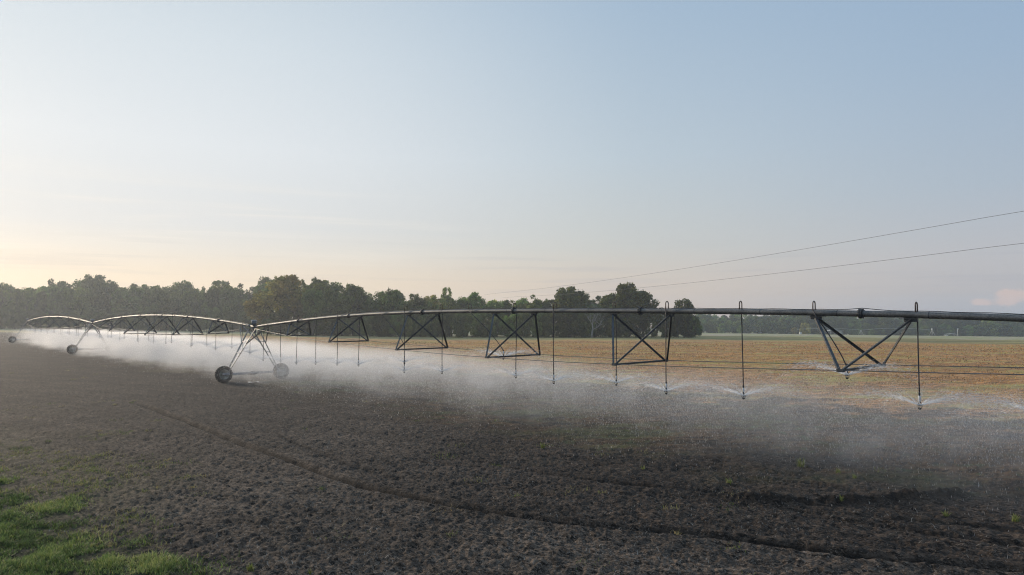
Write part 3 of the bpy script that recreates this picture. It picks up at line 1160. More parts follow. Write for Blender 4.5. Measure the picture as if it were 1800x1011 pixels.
def tower(s, zg, top, lean_end=False):
    hw = 1.98
    zc = WR - 0.02
    base = MB()
    base.box((0, 0, zc + 0.02), (0.09, 2 * hw - 0.5, 0.11), bev=0.01)
    for y_ in (-hw, hw):
        sg = -1 if y_ < 0 else 1
        base.box((0.0, y_ - 0.28 * sg, zc + 0.02), (0.16, 0.22, 0.18), bev=0.02)
        base.tube([(0.0, y_, zc), (0.22, y_, zc)], 0.05, 10)
        base.box((0.12, y_ - 0.1 * sg, zc + 0.05), (0.12, 0.5, 0.10), bev=0.02)
    base.box((0, 0, top - 0.10), (0.34, 0.16, 0.05), bev=0.01)
    tw = base.build('drive_tower', M['beam'], root, (s, 0, zg))
    for y_ in (-hw, hw):
        link_mesh('tyre', tyre_me, None, tw, (-0.20 + .2, y_, zc))
        link_mesh('wheel_rim', rim_me, None, tw, (-0.20 + .2, y_, zc))
    # legs: a pair on each side, close at the wheel and spread along the pipe at the top
    for sg in (-1, 1):
        pair = []
        for k in (-1, 1):
            mb = MB()
            p0_ = Vector((0.13 * k, sg * (hw - 0.22), zc + 0.08))
            p1_ = Vector((0.55 * k, sg * 0.12, top - 0.14))
            pair.append((p0_, p1_))
            mb.angle(p0_, p1_, 0.068, 0.009, flip=k)
            mb.build('tower_leg', M['leg'], tw)
        for t_ in (0.2, 0.45, 0.7):
            mb = MB()
            mb.tube([pair[0][0].lerp(pair[0][1], t_), pair[1][0].lerp(pair[1][1], t_)], 0.02, 6)
            mb.build('leg_rung', M['leg'], tw)
    # stays from the legs up to the pipe on both sides of the tower
    for k in (-1, 1):
        if (lean_end and k < 0):
            continue
        mb = MB()
        for sg in (-1, 1):
            q = Vector((0.13 * k, sg * (hw - 0.22), zc + 0.08)).lerp(Vector((0.55 * k, sg * 0.12, top - 0.14)), 0.66)
            sx = 2.3 * k
            mb.angle(q, (sx, 0.06 * sg, pipe_z(s + sx) - zg - RP - 0.02), 0.055, 0.008)
        mb.build('pipe_stay', M['leg'], tw)
    # drive shaft and gear box
    mb = MB()
    mb.tube([(-0.10, -hw + .3, zc - 0.07), (-0.10, hw - .3, zc - 0.07)], 0.024, 8)
    mb.build('drive_shaft', M['beam'], tw)
    mb = MB()
    mb.box((-0.10, 0, zc - 0.03), (0.22, 0.34, 0.22), bev=0.04)
    mb.tube([(-0.10, -.30, zc - .03), (-0.10, .30, zc - .03)], 0.085, 12)
    mb.tube([(-0.24, 0.0, zc + .02), (-0.10, 0.0, zc + .02)], 0.09, 12)
    mb.build('drive_motor', M['dark'], tw)
    for sg in (-1, 1):
        mb = MB()
        mb.tube([(-0.20, sg * hw, zc), (0.17, sg * hw, zc)], 0.09, 12)
        mb.build('wheel_hub', M['dark'], tw)
    # joint between spans and the box above it
    mb = MB()
    mb.tube([(-0.40, 0, pipe_z(s - .4) - zg), (-0.1, 0, top - 0.01), (0.1, 0, top - 0.01), (0.40, 0, pipe_z(s + .4) - zg if not lean_end or True else top)], [0.095, 0.11, 0.11, 0.095], 14)
    mb.lathe([(top - 0.16, 0.001), (top - 0.16, 0.10), (top + 0.14, 0.10), (top + 0.14, 0.001)], 16, 'z')
    mb.box((0, 0, top - 0.28), (0.26, 0.22, 0.24), bev=0.03)
    mb.build('span_joint', M['dark'], tw)
    mb = MB()
    mb.lathe([(top + 0.141, 0.001), (top + 0.141, 0.165), (top + 0.43, 0.175), (top + 0.43, 0.001)], 20, 'z')
    bx = mb.build('control_box', M['box'], tw)
    mb = MB()
    mb.lathe([(top + 0.431, 0.001), (top + 0.431, 0.20), (top + 0.455, 0.195), (top + 0.475, 0.12), (top + 0.475, 0.001)], 20, 'z')
    mb.build('box_lid', M['lid'], tw)
    return tw


def wheel_ground(s):
    c = T1 + E * s
    return float(base_z(c[0], c[1])) - 0.02


for s in (0.0, -LEN, -2 * LEN):
    zg = wheel_ground(s)
    tower(s, zg, pipe_z(s) - zg, lean_end=(s == -2 * LEN))

# ------------------------------------------------------------------ spray from every sprinkler: droplets on thrown arcs
def build_spray():
    vs, n_each = [], 430
    cs, sn = float(E[0]), float(E[1])
    allp = []
    for i, (lx, ly, lz) in enumerate(NOZ):
        near_ = lx > -10
        n = 6500 if near_ else 1100
        # streams at a limited number of azimuths, as the grooved plate throws them
        streams = 12
        az = (rng.integers(0, streams, n) + 0.05 * rng.standard_normal(n)) * 2 * math.pi / streams + i
        v0 = 6.1 + 0.4 * rng.standard_normal(n)
        elv = np.radians(24 + 2.5 * rng.standard_normal(n))
        t = rng.random(n) ** 1.5 * 0.80 + 0.004
        spread = 0.004 + 0.11 * t
        vx, vy, vz = v0 * np.cos(elv) * np.cos(az), v0 * np.cos(elv) * np.sin(az), v0 * np.sin(elv)
        drag = 1 / (1 + 0.9 * t)
        x = lx + vx * t * drag + rng.standard_normal(n) * spread
        y = ly + vy * t * drag + rng.standard_normal(n) * spread + 0.5 * t * t
        z = lz + vz * t * drag - 4.6 * t * t * 0.85 + rng.standard_normal(n) * spread
        ux, uy, uz = vx, vy, vz - 8.0 * t
        ul = np.sqrt(ux ** 2 + uy ** 2 + uz ** 2)
        ln = (0.07 + 0.12 * rng.random(n)) * (1 - t * 0.9)
        wd = np.where(near_, 0.0021, 0.0040) * (0.5 + 0.8 * rng.random(n)) * (1.25 - 1.1 * t)
        d = np.stack([ux / ul, uy / ul, uz / ul], 1)
        sdv = np.cross(d, rng.standard_normal((n, 3)))
        sdv /= np.linalg.norm(sdv, axis=1)[:, None]
        up = np.cross(d, sdv)
        c = np.stack([x, y, z], 1)
        keep = z > 0.1
        c, d, sdv, up, ln, wd = c[keep], d[keep], sdv[keep], up[keep], ln[keep], wd[keep]
        # a droplet: a slender translucent diamond drawn out along its path
        allp.append(np.stack([c - d * ln[:, None] / 2, c + sdv * wd[:, None], c + d * ln[:, None] / 2, c - sdv * wd[:, None]], 1))
    # the drizzle itself: fine drops falling all along the machine, drifting away from the camera
    n = 420000
    gx = rng.uniform(-2 * LEN - 4, 54, n)
    gy = 1.5 + np.abs(rng.standard_normal(n)) * 6.0 * np.where(rng.random(n) < 0.25, -0.45, 1.0)
    top = 2.25 - 0.045 * np.abs(gy) + 0.25 * rng.standard_normal(n)
    gz = 0.05 + (top - 0.05) * rng.random(n) ** 0.8
    wx_ = T1[0] + gx * E[0] + gy * N[0]
    wy_ = T1[1] + gx * E[1] + gy * N[1]
    cl = fbm(wx_, wy_, 2.2, 3, 0.6, 120)
    kp = (rng.random(n) < np.clip(0.45 + 1.5 * cl, 0.03, 1)) & (gz > 0.05)
    c = np.stack([gx, gy, gz], 1)[kp]
    m_ = len(c)
    d = np.stack([0.15 * rng.standard_normal(m_), 0.25 + 0.15 * rng.standard_normal(m_), -np.ones(m_)], 1)
    d /= np.linalg.norm(d, axis=1)[:, None]
    sdv = np.cross(d, rng.standard_normal((m_, 3)))
    sdv /= np.linalg.norm(sdv, axis=1)[:, None]
    far_ = np.hypot(T1[0] + c[:, 0] * E[0] + c[:, 1] * N[0], T1[1] + c[:, 0] * E[1] + c[:, 1] * N[1])
    ln = (0.03 + 0.07 * rng.random(m_))
    wd = (0.0006 + far_ * 0.00005) * (0.6 + 0.8 * rng.random(m_))
    allp.append(np.stack([c - d * ln[:, None] / 2, c + sdv * wd[:, None], c + d * ln[:, None] / 2, c - sdv * wd[:, None]], 1))
    V = np.concatenate(allp, 0).reshape(-1, 3)
    wx = T1[0] + V[:, 0] * E[0] + V[:, 1] * N[0]
    wy = T1[1] + V[:, 0] * E[1] + V[:, 1] * N[1]
    V = np.stack([wx, wy, V[:, 2]], 1)
    me = np_mesh('water_spray', V, np.arange(len(V)).reshape(-1, 4))
    m, t, out = new_mat('spray_droplets')
    d1 = t.node('ShaderNodeBsdfDiffuse')
    d1.inputs[0].default_value = (0.97, 0.97, 0.97, 1)
    d2 = t.node('ShaderNodeBsdfTranslucent')
    d2.inputs[0].default_value = (0.97, 0.97, 0.97, 1)
    mx = t.node('ShaderNodeMixShader')
    mx.inputs[0].default_value = 0.6
    t.l.new(d1.outputs[0], mx.inputs[1])
    t.l.new(d2.outputs[0], mx.inputs[2])
    t.l.new(mx.outputs[0], out.inputs[0])
    o = link_mesh('water_spray', me, m)
    tag(o, 'fine white jets of water thrown out by the hanging sprinklers', 'water spray', kind='stuff')


build_spray()


def build_mist():
    """the drifting drizzle under and behind the machine"""
    mb = MB()
    x0, x1, y0, y1, z0, z1 = -2 * LEN - 16, 56, -7, 27, -1.2, 3.3
    mb.box(((x0 + x1) / 2, (y0 + y1) / 2, (z0 + z1) / 2), (x1 - x0, y1 - y0, z1 - z0))
    m = bpy.data.materials.new('mist')
    m.use_nodes = True
    t = NT(m.node_tree)
    t.n.clear()
    out = t.node('ShaderNodeOutputMaterial')
    tcn = t.node('ShaderNodeTexCoord')
    P = tcn.outputs['Object']
    sp_ = t.node('ShaderNodeSeparateXYZ')
    t.set(sp_.inputs[0], P)
    X, Y, Z = sp_.outputs
    nb = t.noise(t.mapping(P, loc=(3, 0, 0), scale=(1, 1, 1.6)), 0.30, 3, 0.6)
    nl = t.noise(P, 0.07, 2, 0.5)
    yw = t.math('ADD', Y, t.math('MULTIPLY', t.math('SUBTRACT', nb, 0.5), 7.0))
    fy = t.math('MULTIPLY', t.rng(yw, -3.0, 3.2), t.rng(yw, 21.0, 7.0, 0.0, 1.0))
    # top of the drizzle, sagging away from the sprinklers
    top = t.math('ADD', t.math('ADD', 2.35, t.math('MULTIPLY', t.math('SUBTRACT', nb, 0.5), 1.6)), t.math('MULTIPLY', t.math('ABSOLUTE', t.math('SUBTRACT', Y, 2.0)), -0.045))
    fz = t.rng(t.math('SUBTRACT', top, Z), -0.25, 1.0)
    # falls thinner near the ground
    strk = t.noise(t.mapping(P, scale=(1.0, 1.0, 0.22), rot=(R(12), R(-8), 0)), 1.5, 3, 0.6)
    wisp = t.noise(t.mapping(P, loc=(9, 4, 0), scale=(1, 0.7, 1.3)), 0.75, 4, 0.65, 0.8)
    clump = t.math('MULTIPLY', t.rng(nb, 0.30, 0.66, 0.35, 1.4), t.rng(strk, 0.32, 0.66, 0.35, 1.65))
    clump = t.math('MULTIPLY', clump, t.rng(wisp, 0.34, 0.62, 0.45, 1.55))
    big = t.rng(nl, 0.3, 0.7, 0.75, 1.2)
    fx = t.math('MULTIPLY', t.rng(X, -2 * LEN - 8, -2 * LEN + 14), t.math('MULTIPLY', t.rng(X, 24.0, -10.0, 0.5, 1.5), t.rng(X, -8.0, -40.0, 1.0, 2.2)))
    d = t.math('MULTIPLY', fy, fz)
    d = t.math('MULTIPLY', d, clump)
    d = t.math('MULTIPLY', d, big)
    d = t.math('MULTIPLY', d, fx)
    d = t.math('MULTIPLY', d, MIST_D)
    pv = t.node('ShaderNodeVolumePrincipled')
    pv.inputs['Color'].default_value = (0.93, 0.94, 0.96, 1)
    pv.inputs['Anisotropy'].default_value = 0.5
    t.set(pv.inputs['Density'], d)
    t.l.new(pv.outputs[0], out.inputs['Volume'])
    try:
        m.cycles.volume_step_rate = 0.12
    except Exception:
        pass
    o = mb.build('mist', m, None, (T1[0], T1[1], 0))
    o.rotation_euler = (0, 0, math.atan2(E[1], E[0]))
    tag(o, 'white drizzle and mist drifting under and behind the irrigation machine', 'mist', kind='stuff')


MIST_D = 0.068
build_mist()

# ------------------------------------------------------------------ trees
def tree_proto(seed, kind):
    """returns (trunk mesh, crown mesh) for a tree 1.0 = 10 m tall, in metres"""
    r = np.random.default_rng(seed)
    H = 10.0
    tm = MB()
    lob = []
    if kind == 'round':
        cz, rx, rz, nl, lr = 6.0, 3.7, 3.9, 46, (0.75, 1.35)
    elif kind == 'tall':
        cz, rx, rz, nl, lr = 5.7, 2.5, 4.2, 40, (0.6, 1.1)
    elif kind == 'airy':
        cz, rx, rz, nl, lr = 6.4, 2.6, 3.4, 26, (0.5, 0.95)
    elif kind == 'pine':
        cz, rx, rz, nl, lr = 7.2, 2.3, 2.7, 24, (0.55, 0.95)
    else:  # shrub
        cz, rx, rz, nl, lr = 4.6, 5.6, 5.0, 40, (0.9, 1.7)
    lean = r.normal(0, 0.25, 2)
    for i in range(nl):
        for _ in range(50):
            q = r.uniform(-1, 1, 3)
            if 0.12 < (q ** 2).sum() < 1:
                break
        q = q / max(1e-6, math.sqrt((q ** 2).sum())) * (q ** 2).sum() ** 0.22
        ra = r.uniform(*lr)
        c = np.array([q[0] * (rx - ra * 0.6), q[1] * (rx - ra * 0.6), cz + q[2] * (rz - ra * 0.6)])
        if kind in ('round', 'tall'):
            # wider low down, uneven shoulders
            k = 1.0 + 0.18 * math.sin(3 * math.atan2(q[1], q[0]) + seed)
            c[0] *= k
            c[1] *= k
        if kind == 'shrub':
            c[2] = max(c[2], ra * 0.5)
        lob.append((c, ra))
    # trunk and limbs
    th = {'round': 5.0, 'tall': 7.5, 'airy': 8.5, 'pine': 9.0, 'shrub': 2.5}[kind]
    tr = {'shrub': 0.14}.get(kind, 0.24)
    pts = [Vector((lean[0] * t_ + 0.1 * math.sin(5 * t_ + seed), lean[1] * t_, th * t_)) for t_ in np.linspace(0, 1, 7)]
    pts[0].z = -0.5
    tm.tube(pts, [tr * 1.35, tr, tr * .9, tr * .78, tr * .62, tr * .45, tr * .22], 8)
    for (c, ra) in lob[::2 if kind != 'pine' else 1]:
        t_ = float(np.clip((c[2] - 1.6) / th * 0.75, 0.22, 0.97))
        k = t_ * 6
        i = min(int(k), 5)
        a = pts[i].lerp(pts[i + 1], k - i)
        b = Vector(c)
        mid = a.lerp(b, 0.5) + Vector((0, 0, -0.12 * (b - a).length))
        tm.tube([a, mid, b], [tr * .32, tr * .2, tr * .07], 5)
    # leaves
    V, T = [], []
    dens = {'round': 105, 'tall': 105, 'airy': 95, 'pine': 90, 'shrub': 150}[kind]
    for (c, ra) in lob:
        n = int(dens * ra ** 1.3)
        d = r.standard_normal((n, 3))
        d[:, 2] = d[:, 2] * 0.9 + 0.25
        d /= np.linalg.norm(d, axis=1)[:, None]
        rad = ra * (1 - 0.55 * r.random(n) ** 2.2) * (1 + 0.22 * r.standard_normal(n) * 0.6)
        p = c + d * rad[:, None] * np.array([1, 1, 0.82])
        size = 0.15 + 0.13 * r.random(n)
        if kind == 'pine':
            size *= 0.9
        nrm = d * 0.7 + r.standard_normal((n, 3)) * 0.75
        nrm /= np.linalg.norm(nrm, axis=1)[:, None]
        a = np.cross(nrm, r.standard_normal((n, 3)))
        a /= np.linalg.norm(a, axis=1)[:, None]
        b = np.cross(nrm, a)
        s1 = size[:, None]
        s2 = (size * (0.55 + 0.4 * r.random(n)))[:, None]
        q = np.stack([p - a * s1, p - b * s2, p + a * s1, p + b * s2], 1)
        V.append(q)
        tone = r.uniform(0.1, 0.75) + 0.22 * r.standard_normal(n)
        T.append(np.repeat(tone, 4))
    V = np.concatenate(V).reshape(-1, 3)
    T = np.concatenate(T)
    fc = np.arange(len(V)).reshape(-1, 4)
    # bring the top of the crown to exactly 10 m
    zt = np.percentile(V[:, 2], 99.7)
    V[:, 2] *= H / zt
    me = np_mesh('crown', V, fc)
    at = me.attributes.new('tone', 'FLOAT', 'POINT')
    at.data.foreach_set('value', np.clip(T, 0, 1).astype(np.float32))
    return tm.mesh('trunk'), me


PROTO = {}
for kind, seeds in (('round', (1, 2, 3)), ('tall', (4, 5)), ('airy', (6, 7)), ('pine', (8, 9)), ('shrub', (10, 11))):
    for k, sd0 in enumerate(seeds):
        PROTO[(kind, k)] = tree_proto(sd0 * 13, kind)
_crown_cache = {}


def crown_with(kind, k, mat):
    key = (kind, k, mat)
    if key not in _crown_cache:
        me = PROTO[(kind, k)][1].copy()
        me.name = 'crown'
        me.materials.clear()
        me.materials.append(M[mat])
        _crown_cache[key] = me
    return _crown_cache[key]


for key, (tm_, cm_) in PROTO.items():
    tm_.materials.append(M['bark'])


def tree(x, y, h, kind, k, mat, label, group, wide=1.0, cat='tree', name=None, sink=0.0):
    r_ = empty(name or {'pine': 'pine_tree', 'shrub': 'shrub'}.get(kind, 'broadleaf_tree'), (x, y, float(base_z(x, y)) - 0.1 - sink), random.uniform(0, 6.28))
    s = h / 10.0
    tag(r_, label, cat, group)
    for nm, me in (('trunk', PROTO[(kind, k)][0]), ('crown', crown_with(kind, k, mat))):
        o = bpy.data.objects.new(nm, me)
        o.scale = (s * wide, s * wide, s)
        col.objects.link(o)
        o.parent = r_
    return r_


SIL = [(-200, 500), (0, 498), (40, 503), (75, 501), (110, 494), (135, 497), (165, 485), (200, 497), (250, 501), (290, 503), (320, 499), (355, 504), (385, 496), (440, 500), (470, 489), (515, 484), (545, 495), (560, 492), (600, 502),
       (640, 511), (690, 512), (730, 517), (790, 515), (840, 519), (880, 523), (930, 526), (960, 523), (1000, 509), (1040, 519), (1070, 518), (1105, 504), (1130, 512), (1152, 528), (1180, 548), (1240, 560)]
sx_, sy_ = zip(*SIL)


LMK = [(-25, 'at the very left end of the wood'), (20, 'left of the farthest tower'), (50, 'behind the farthest tower'), (85, 'behind the left part of the farthest span'), (120, 'behind the right part of the farthest span'), (150, 'just left of the middle tower'),
       (180, 'just right of the middle tower'), (210, 'over the left end of the middle span'), (245, 'over the fourth truss left of the nearest tower'), (282, 'over the third truss left of the nearest tower'), (328, 'over the second truss left of the nearest tower'),
       (375, 'over the first truss left of the nearest tower'), (418, 'over the stay left of the nearest tower'), (452, 'right above the nearest tower'), (486, 'just right of the nearest tower'), (526, 'over the first truss right of the nearest tower'),
       (570, 'between the first two trusses of the near span'), (614, 'over the second truss of the nearest span'), (678, 'between the second and third near trusses'), (735, 'over the third truss of the nearest span'), (790, 'just right of the third truss of the nearest span'), (845, 'just left of the fourth truss of the nearest span'),
       (903, 'over the fourth truss of the nearest span'), (955, 'just right of the fourth truss of the nearest span'), (1000, 'just left of the bare dead tree'), (1040, 'behind the bare dead tree'), (1080, 'just right of the bare dead tree'), (1126, 'over the fifth truss of the nearest span'), (1170, 'at the dip by the right end'),
       (1215, 'behind the last round tree of the nearer wood'), (1250, 'first to show right of the nearer wood'), (1285, 'left of the hose between the right trusses'), (1320, 'right of the hose between the right trusses'), (1360, 'behind the wheeled cart'), (1400, 'behind the bright green arching bush'),
       (1445, 'at the left leg of the rightmost truss'), (1480, 'behind the open shed'), (1520, 'inside the rightmost truss'), (1560, 'at the right leg of the rightmost truss'), (1605, 'behind the last long hanging hose'), (1640, 'behind the tiny white tower'), (1680, 'behind the thin white pole'),
       (1720, 'right of the thin white pole'), (1765, 'near the right end of the far wood'), (1800, 'at the right end of the far wood'), (1845, 'last before the edge of the far wood')]
ROWN = ['in front', 'second row', 'at the back']


def where_at(px, row, wood):
    q = min(LMK, key=lambda e: abs(e[0] - px))[1]
    return ', ' + ROWN[min(row, 2)] + ', ' + q


AUTO = []


def h_for(px, y, ytop):
    x = px_at(px, y)
    return z_at(ytop, y) - float(base_z(x, y))


G_LEFT = 'trees of the hazy wood on the left'
G_MID = 'trees of the wood behind the nearest span'
G_FAR = 'trees of the far blue wood on the right'

# the hazy wood on the left, three rows deep
cnt = 0
for row, yd in enumerate((285, 300, 318)):
    px = -40 + row * 9
    while px < 480 - (40 if row == 0 else 0):
        y = yd + random.uniform(-5, 5)
        top = np.interp(px, sx_, sy_) + (random.uniform(-2, 7) if row == 2 else random.uniform(2, 14))
        h = h_for(px, y, top)
        kind = random.choices(['round', 'tall', 'pine', 'airy'], [5, 3, 3, 1])[0]
        mat = 'leaf_pine' if kind == 'pine' else random.choice(['leaf', 'leaf', 'leaf_mid'])
        k = random.randrange(len([1 for q in PROTO if q[0] == kind]))
        lb = {'round': 'hazy round tree', 'tall': 'hazy narrow tree', 'airy': 'hazy thin-leaved tree', 'pine': 'hazy pine'}[kind] + where_at(px, row, 'the left wood')
        AUTO.append((px, tree(px_at(px, y), y, h, kind, k, mat, lb, G_LEFT, random.uniform(0.62, 0.85))))
        cnt += 1
        px += random.uniform(20, 27)
# low growth along its foot
for i in range(50):
    px = -60 + (i % 25) * 21.5 + (i // 25) * 11
    y = 276 + random.uniform(-3, 4) + (i // 25) * 20
    AUTO.append((px, tree(px_at(px, y), y, random.uniform(6, 11), 'shrub', i % 2, 'leaf', 'hazy bush' + where_at(px, i // 25, 'the left wood'), G_LEFT + ', undergrowth', random.uniform(.7, 1.0), 'bush', 'undergrowth_bush')))
tree(px_at(165, 312), 312, h_for(165, 312, 483), 'airy', 0, 'leaf_pine', 'tallest round-topped tree of the far left wood, standing above its neighbours', None, 1.1)
tree(px_at(98, 310), 310, h_for(98, 310, 491), 'airy', 1, 'leaf_pine', 'tree with gaps in its crown, left of the tallest one in the far left wood', None, 1.0)
tree(px_at(322, 312), 312, h_for(322, 312, 495), 'round', 1, 'leaf', 'round-topped tree rising behind the left half of the middle span', None, .7)
tree(px_at(388, 308), 308, h_for(388, 308, 493), 'airy', 0, 'leaf', 'loose-crowned tree rising behind the middle span, left of the nearest tower', None, .9)

# the wood behind the nearest span
for row, yd in enumerate((212, 224, 240)):
    px = 478 + row * 8
    while px < 1150:
        if px < 548 and row < 2:
            px += 24
            continue
        y = yd + random.uniform(-4, 4)
        t_ = np.interp(px, sx_, sy_)
        top = t_ + (random.uniform(-1, 6) if row == 2 else random.uniform(3, 16) if row == 1 else random.uniform(10, 32))
        h = h_for(px, y, top)
        kind = random.choices(['round', 'tall', 'airy', 'pine'], [6, 3, 1, 0.5])[0]
        mat = random.choices(['leaf', 'leaf_mid', 'leaf_yellow'], [5, 3.5, 0.5])[0]
        k = random.randrange(len([1 for q in PROTO if q[0] == kind]))
        lb = {'round': 'round', 'tall': 'narrow', 'airy': 'thin-leaved', 'pine': 'pine-like'}[kind] + {'leaf': ' dark', 'leaf_mid': ' green', 'leaf_yellow': ' yellowish'}[mat] + ' tree' + where_at(px, row, 'the wood')
        AUTO.append((px, tree(px_at(px, y), y, h, kind, k, mat, lb, G_MID, random.uniform(0.72, 1.0))))
        px += random.uniform(22, 33)
for i in range(62):
    px = 470 + (i % 34) * 22.5 + (i // 34) * 11
    y = 203 + random.uniform(-2, 3) + (i // 34) * 14 + (8 if px < 640 else 0)
    AUTO.append((px, tree(px_at(px, y), y, random.uniform(4.5, 8.5), 'shrub', i % 2, random.choice(['leaf', 'leaf', 'leaf_mid']), 'bush' + where_at(px, i // 34, 'the wood'), G_MID + ', undergrowth', random.uniform(.6, .9), 'bush', 'undergrowth_bush')))
SPEC = [
    (456, 217, 512, 'tall', 0, 'leaf_yellow', 'yellow-green tree at the left corner of the nearer wood, left of the tallest one', 1.1),
    (490, 217, 487, 'tall', 1, 'leaf_yellow', 'tallest pale green tree with a broad ragged top, right above the nearest tower', 1.35),
    (517, 215, 483, 'airy', 0, 'leaf_yellow', 'pale green leafy tree whose top is the highest point of the nearer wood', 1.1),
    (557, 226, 488, 'airy', 1, 'leaf', 'thin-topped tree poking up just right of the tallest pale green tree', 0.9),
    (622, 214, 500, 'round', 0, 'leaf', 'dark spreading tree with a see-through gap in its upper right crown', 0.85),
    (688, 212, 509, 'round', 2, 'leaf', 'dark dome-shaped tree behind the rising part of the nearest span', 0.7),
    (786, 226, 505, 'airy', 0, 'leaf_mid', 'small wispy tree poking above the wood over the fourth truss', 0.55),
    (836, 222, 514, 'tall', 1, 'leaf_mid', 'bushy tree with a pale ragged top, where the power lines meet the wood', 0.9),
    (937, 214, 519, 'tall', 0, 'leaf_mid', 'pale feathery tree left of the big dome-shaped dark crown', 0.8),
    (1000, 208, 505, 'round', 1, 'leaf', 'big dome-shaped dark tree left of the bare dead tree', 0.95),
    (1072, 212, 516, 'round', 0, 'leaf', 'rounded dark tree between the bare dead tree and the tallest right crown', 0.8),
    (1104, 207, 498, 'tall', 1, 'leaf_mid', 'tall tree with spiky top twigs near the right end of the wood', 1.1),
    (1130, 206, 512, 'round', 2, 'leaf', 'broad dark tree sloping down at the right end of the wood', 0.85),
    (1166, 204, 541, 'round', 0, 'leaf', 'low dark tree in the dip before the last tree of the wood', 0.85),
    (1202, 205, 526, 'round', 1, 'leaf', 'round dark tree standing last at the right end of the wood', 0.78),
]
for px, y, top, kind, k, mat, lb, wd in SPEC:
    tree(px_at(px, y), y, h_for(px, y, top), kind, k, mat, lb, None, wd)
for px, hh, ww in ((1176, 6.5, 'leftmost'), (1192, 7.5, 'second from left'), (1210, 7.0, 'second from right'), (1222, 6.0, 'rightmost')):
    tree(px_at(px, 201), 201, hh, 'shrub', px % 2, 'leaf', ww + ' of the dark bushes under the last round tree of the wood', G_MID + ', last bushes', 0.6, 'bush', 'undergrowth_bush')

# far hazy wood on the right
for i in range(64):
    px = 1190 + (i % 32) * 20.5 + (i // 32) * 10
    y = 492 + random.uniform(-4, 4) + (i // 32) * 60
    AUTO.append((px, tree(px_at(px, y), y, random.uniform(7, 10) + (i // 32) * 6.5, 'shrub', i % 2, random.choice(['leaf', 'leaf_mid']), 'blue-grey bush' + where_at(px, (i // 32) * 2, 'the far wood'), G_FAR + ', undergrowth', random.uniform(.9, 1.3), 'bush', 'undergrowth_bush')))
for row, yd in enumerate((500, 520, 545)):
    px = 1160 + row * 5
    while px < 1880:
        y = yd + random.uniform(-7, 7)
        top = 553 + 4 * math.sin(px * 0.021) + 3 * math.sin(px * 0.08) + (0 if px < 1560 else (px - 1560) * 0.022) + random.uniform(-2, 4) + (4 if row == 0 else 0)
        h = h_for(px, y, top)
        kind = random.choices(['round', 'tall', 'pine'], [5, 3, 2])[0]
        mat = random.choices(['leaf', 'leaf_mid', 'leaf_yellow'], [5, 4, 0.8])[0]
        k = random.randrange(len([1 for q in PROTO if q[0] == kind]))
        nm = {'round': 'blue-grey round tree', 'tall': 'blue-grey narrow tree', 'pine': 'blue-grey pine'}[kind]
        AUTO.append((px, tree(px_at(px, y), y, h, kind, k, mat, nm + where_at(px, row, 'the far wood'), G_FAR, random.uniform(1.0, 1.4))))
        px += random.uniform(20, 30)
for px, hh, lb in ((1268, 7, 'low pale green bush at the foot of the far wood, left of the wheeled cart'), (1300, 6, 'low green bush at the foot of the far wood, right of the next pale bush'),
                   (1395, 5.5, 'low light green bush left of the arching bright green one'), (1414, 8.5, 'bright green arching bush at the foot of the far wood'),
                   (1530, 5.5, 'low bush at the foot of the far wood behind the rightmost truss'), (1748, 7, 'low bush at the foot of the far wood right of the white pole')):
    tree(px_at(px, 470), 470, hh, 'shrub', px % 2, 'leaf_yellow' if 'bright' in lb or 'light' in lb else 'leaf_mid', lb, None, 0.8 if hh > 8 else .7, 'bush', 'bush')


# where two or three of a kind share a description, say which
_by = {}
for px_, o_ in AUTO:
    _by.setdefault(o_['label'], []).append((px_, o_))
for lb_, lst in _by.items():
    lst.sort(key=lambda e: e[0])
    if 2 <= len(lst) <= 3:
        for (px_, o_), wd_ in zip(lst, ('left', 'right') if len(lst) == 2 else ('left', 'middle', 'right')):
            o_['label'] = wd_ + ' ' + lb_


# bare dead tree in front of the wood
def dead_tree(px, y, h):
    mb = MB()
    r = random.Random(5)
    def grow(p, d, L, rad, lvl):
        pts = [p]
        q = p.copy()
        dd = d.copy()
        n = 4
        for i in range(n):
            dd = (dd + Vector((r.uniform(-.22, .22), r.uniform(-.22, .22), r.uniform(-.05, .2)))).normalized()
            q = q + dd * (L / n)
            pts.append(q.copy())
        mb.tube(pts, [rad * (1 - 0.5 * i / n) for i in range(n + 1)], 5)
        if lvl > 0:
            for i in range(4 if lvl > 1 else 3):
                t_ = r.uniform(0.35, 1)
                k = min(int(t_ * n), n - 1)
                st = pts[k].lerp(pts[k + 1], t_ * n - k)
                ax = Vector((r.uniform(-1, 1), r.uniform(-1, 1), r.uniform(-.1, .9))).normalized()
                grow(st, (dd * 0.55 + ax).normalized(), L * r.uniform(.5, .72), rad * 0.5, lvl - 1)
    x = px_at(px, y)
    grow(Vector((0, 0, -0.2)), Vector((0, 0, 1)), h * 0.42, 0.26, 4)
    root_ = empty('dead_tree', (x, y, float(base_z(x, y))))
    tag(root_, 'bare pale dead tree with spreading branches in front of the dark wood', 'tree')
    mb.build('trunk', M['bark_pale'], root_)


dead_tree(1040, 197, 13.5)

# ------------------------------------------------------------------ power lines
def wire(pa, da, pb, db, label, ext=1.6):
    a = Vector((px_at(pa[0], da), da, z_at(pa[1], da)))
    b = Vector((px_at(pb[0], db), db, z_at(pb[1], db)))
    e = a + (b - a) * ext
    s0 = a - (b - a) * 0.06
    pts = []
    for i in range(41):
        t = -0.06 + (ext + 0.06) * i / 40
        p = a + (b - a) * t
        p.z -= 1.0 * (1 - (2 * t - 1) ** 2) if 0 <= t <= 1 else 0
        pts.append(p)
    mb = MB()
    mb.tube(pts, 0.023, 6)
    o = mb.build('power_line', M['wire'])
    tag(o, label, 'power line', 'power lines over the field')


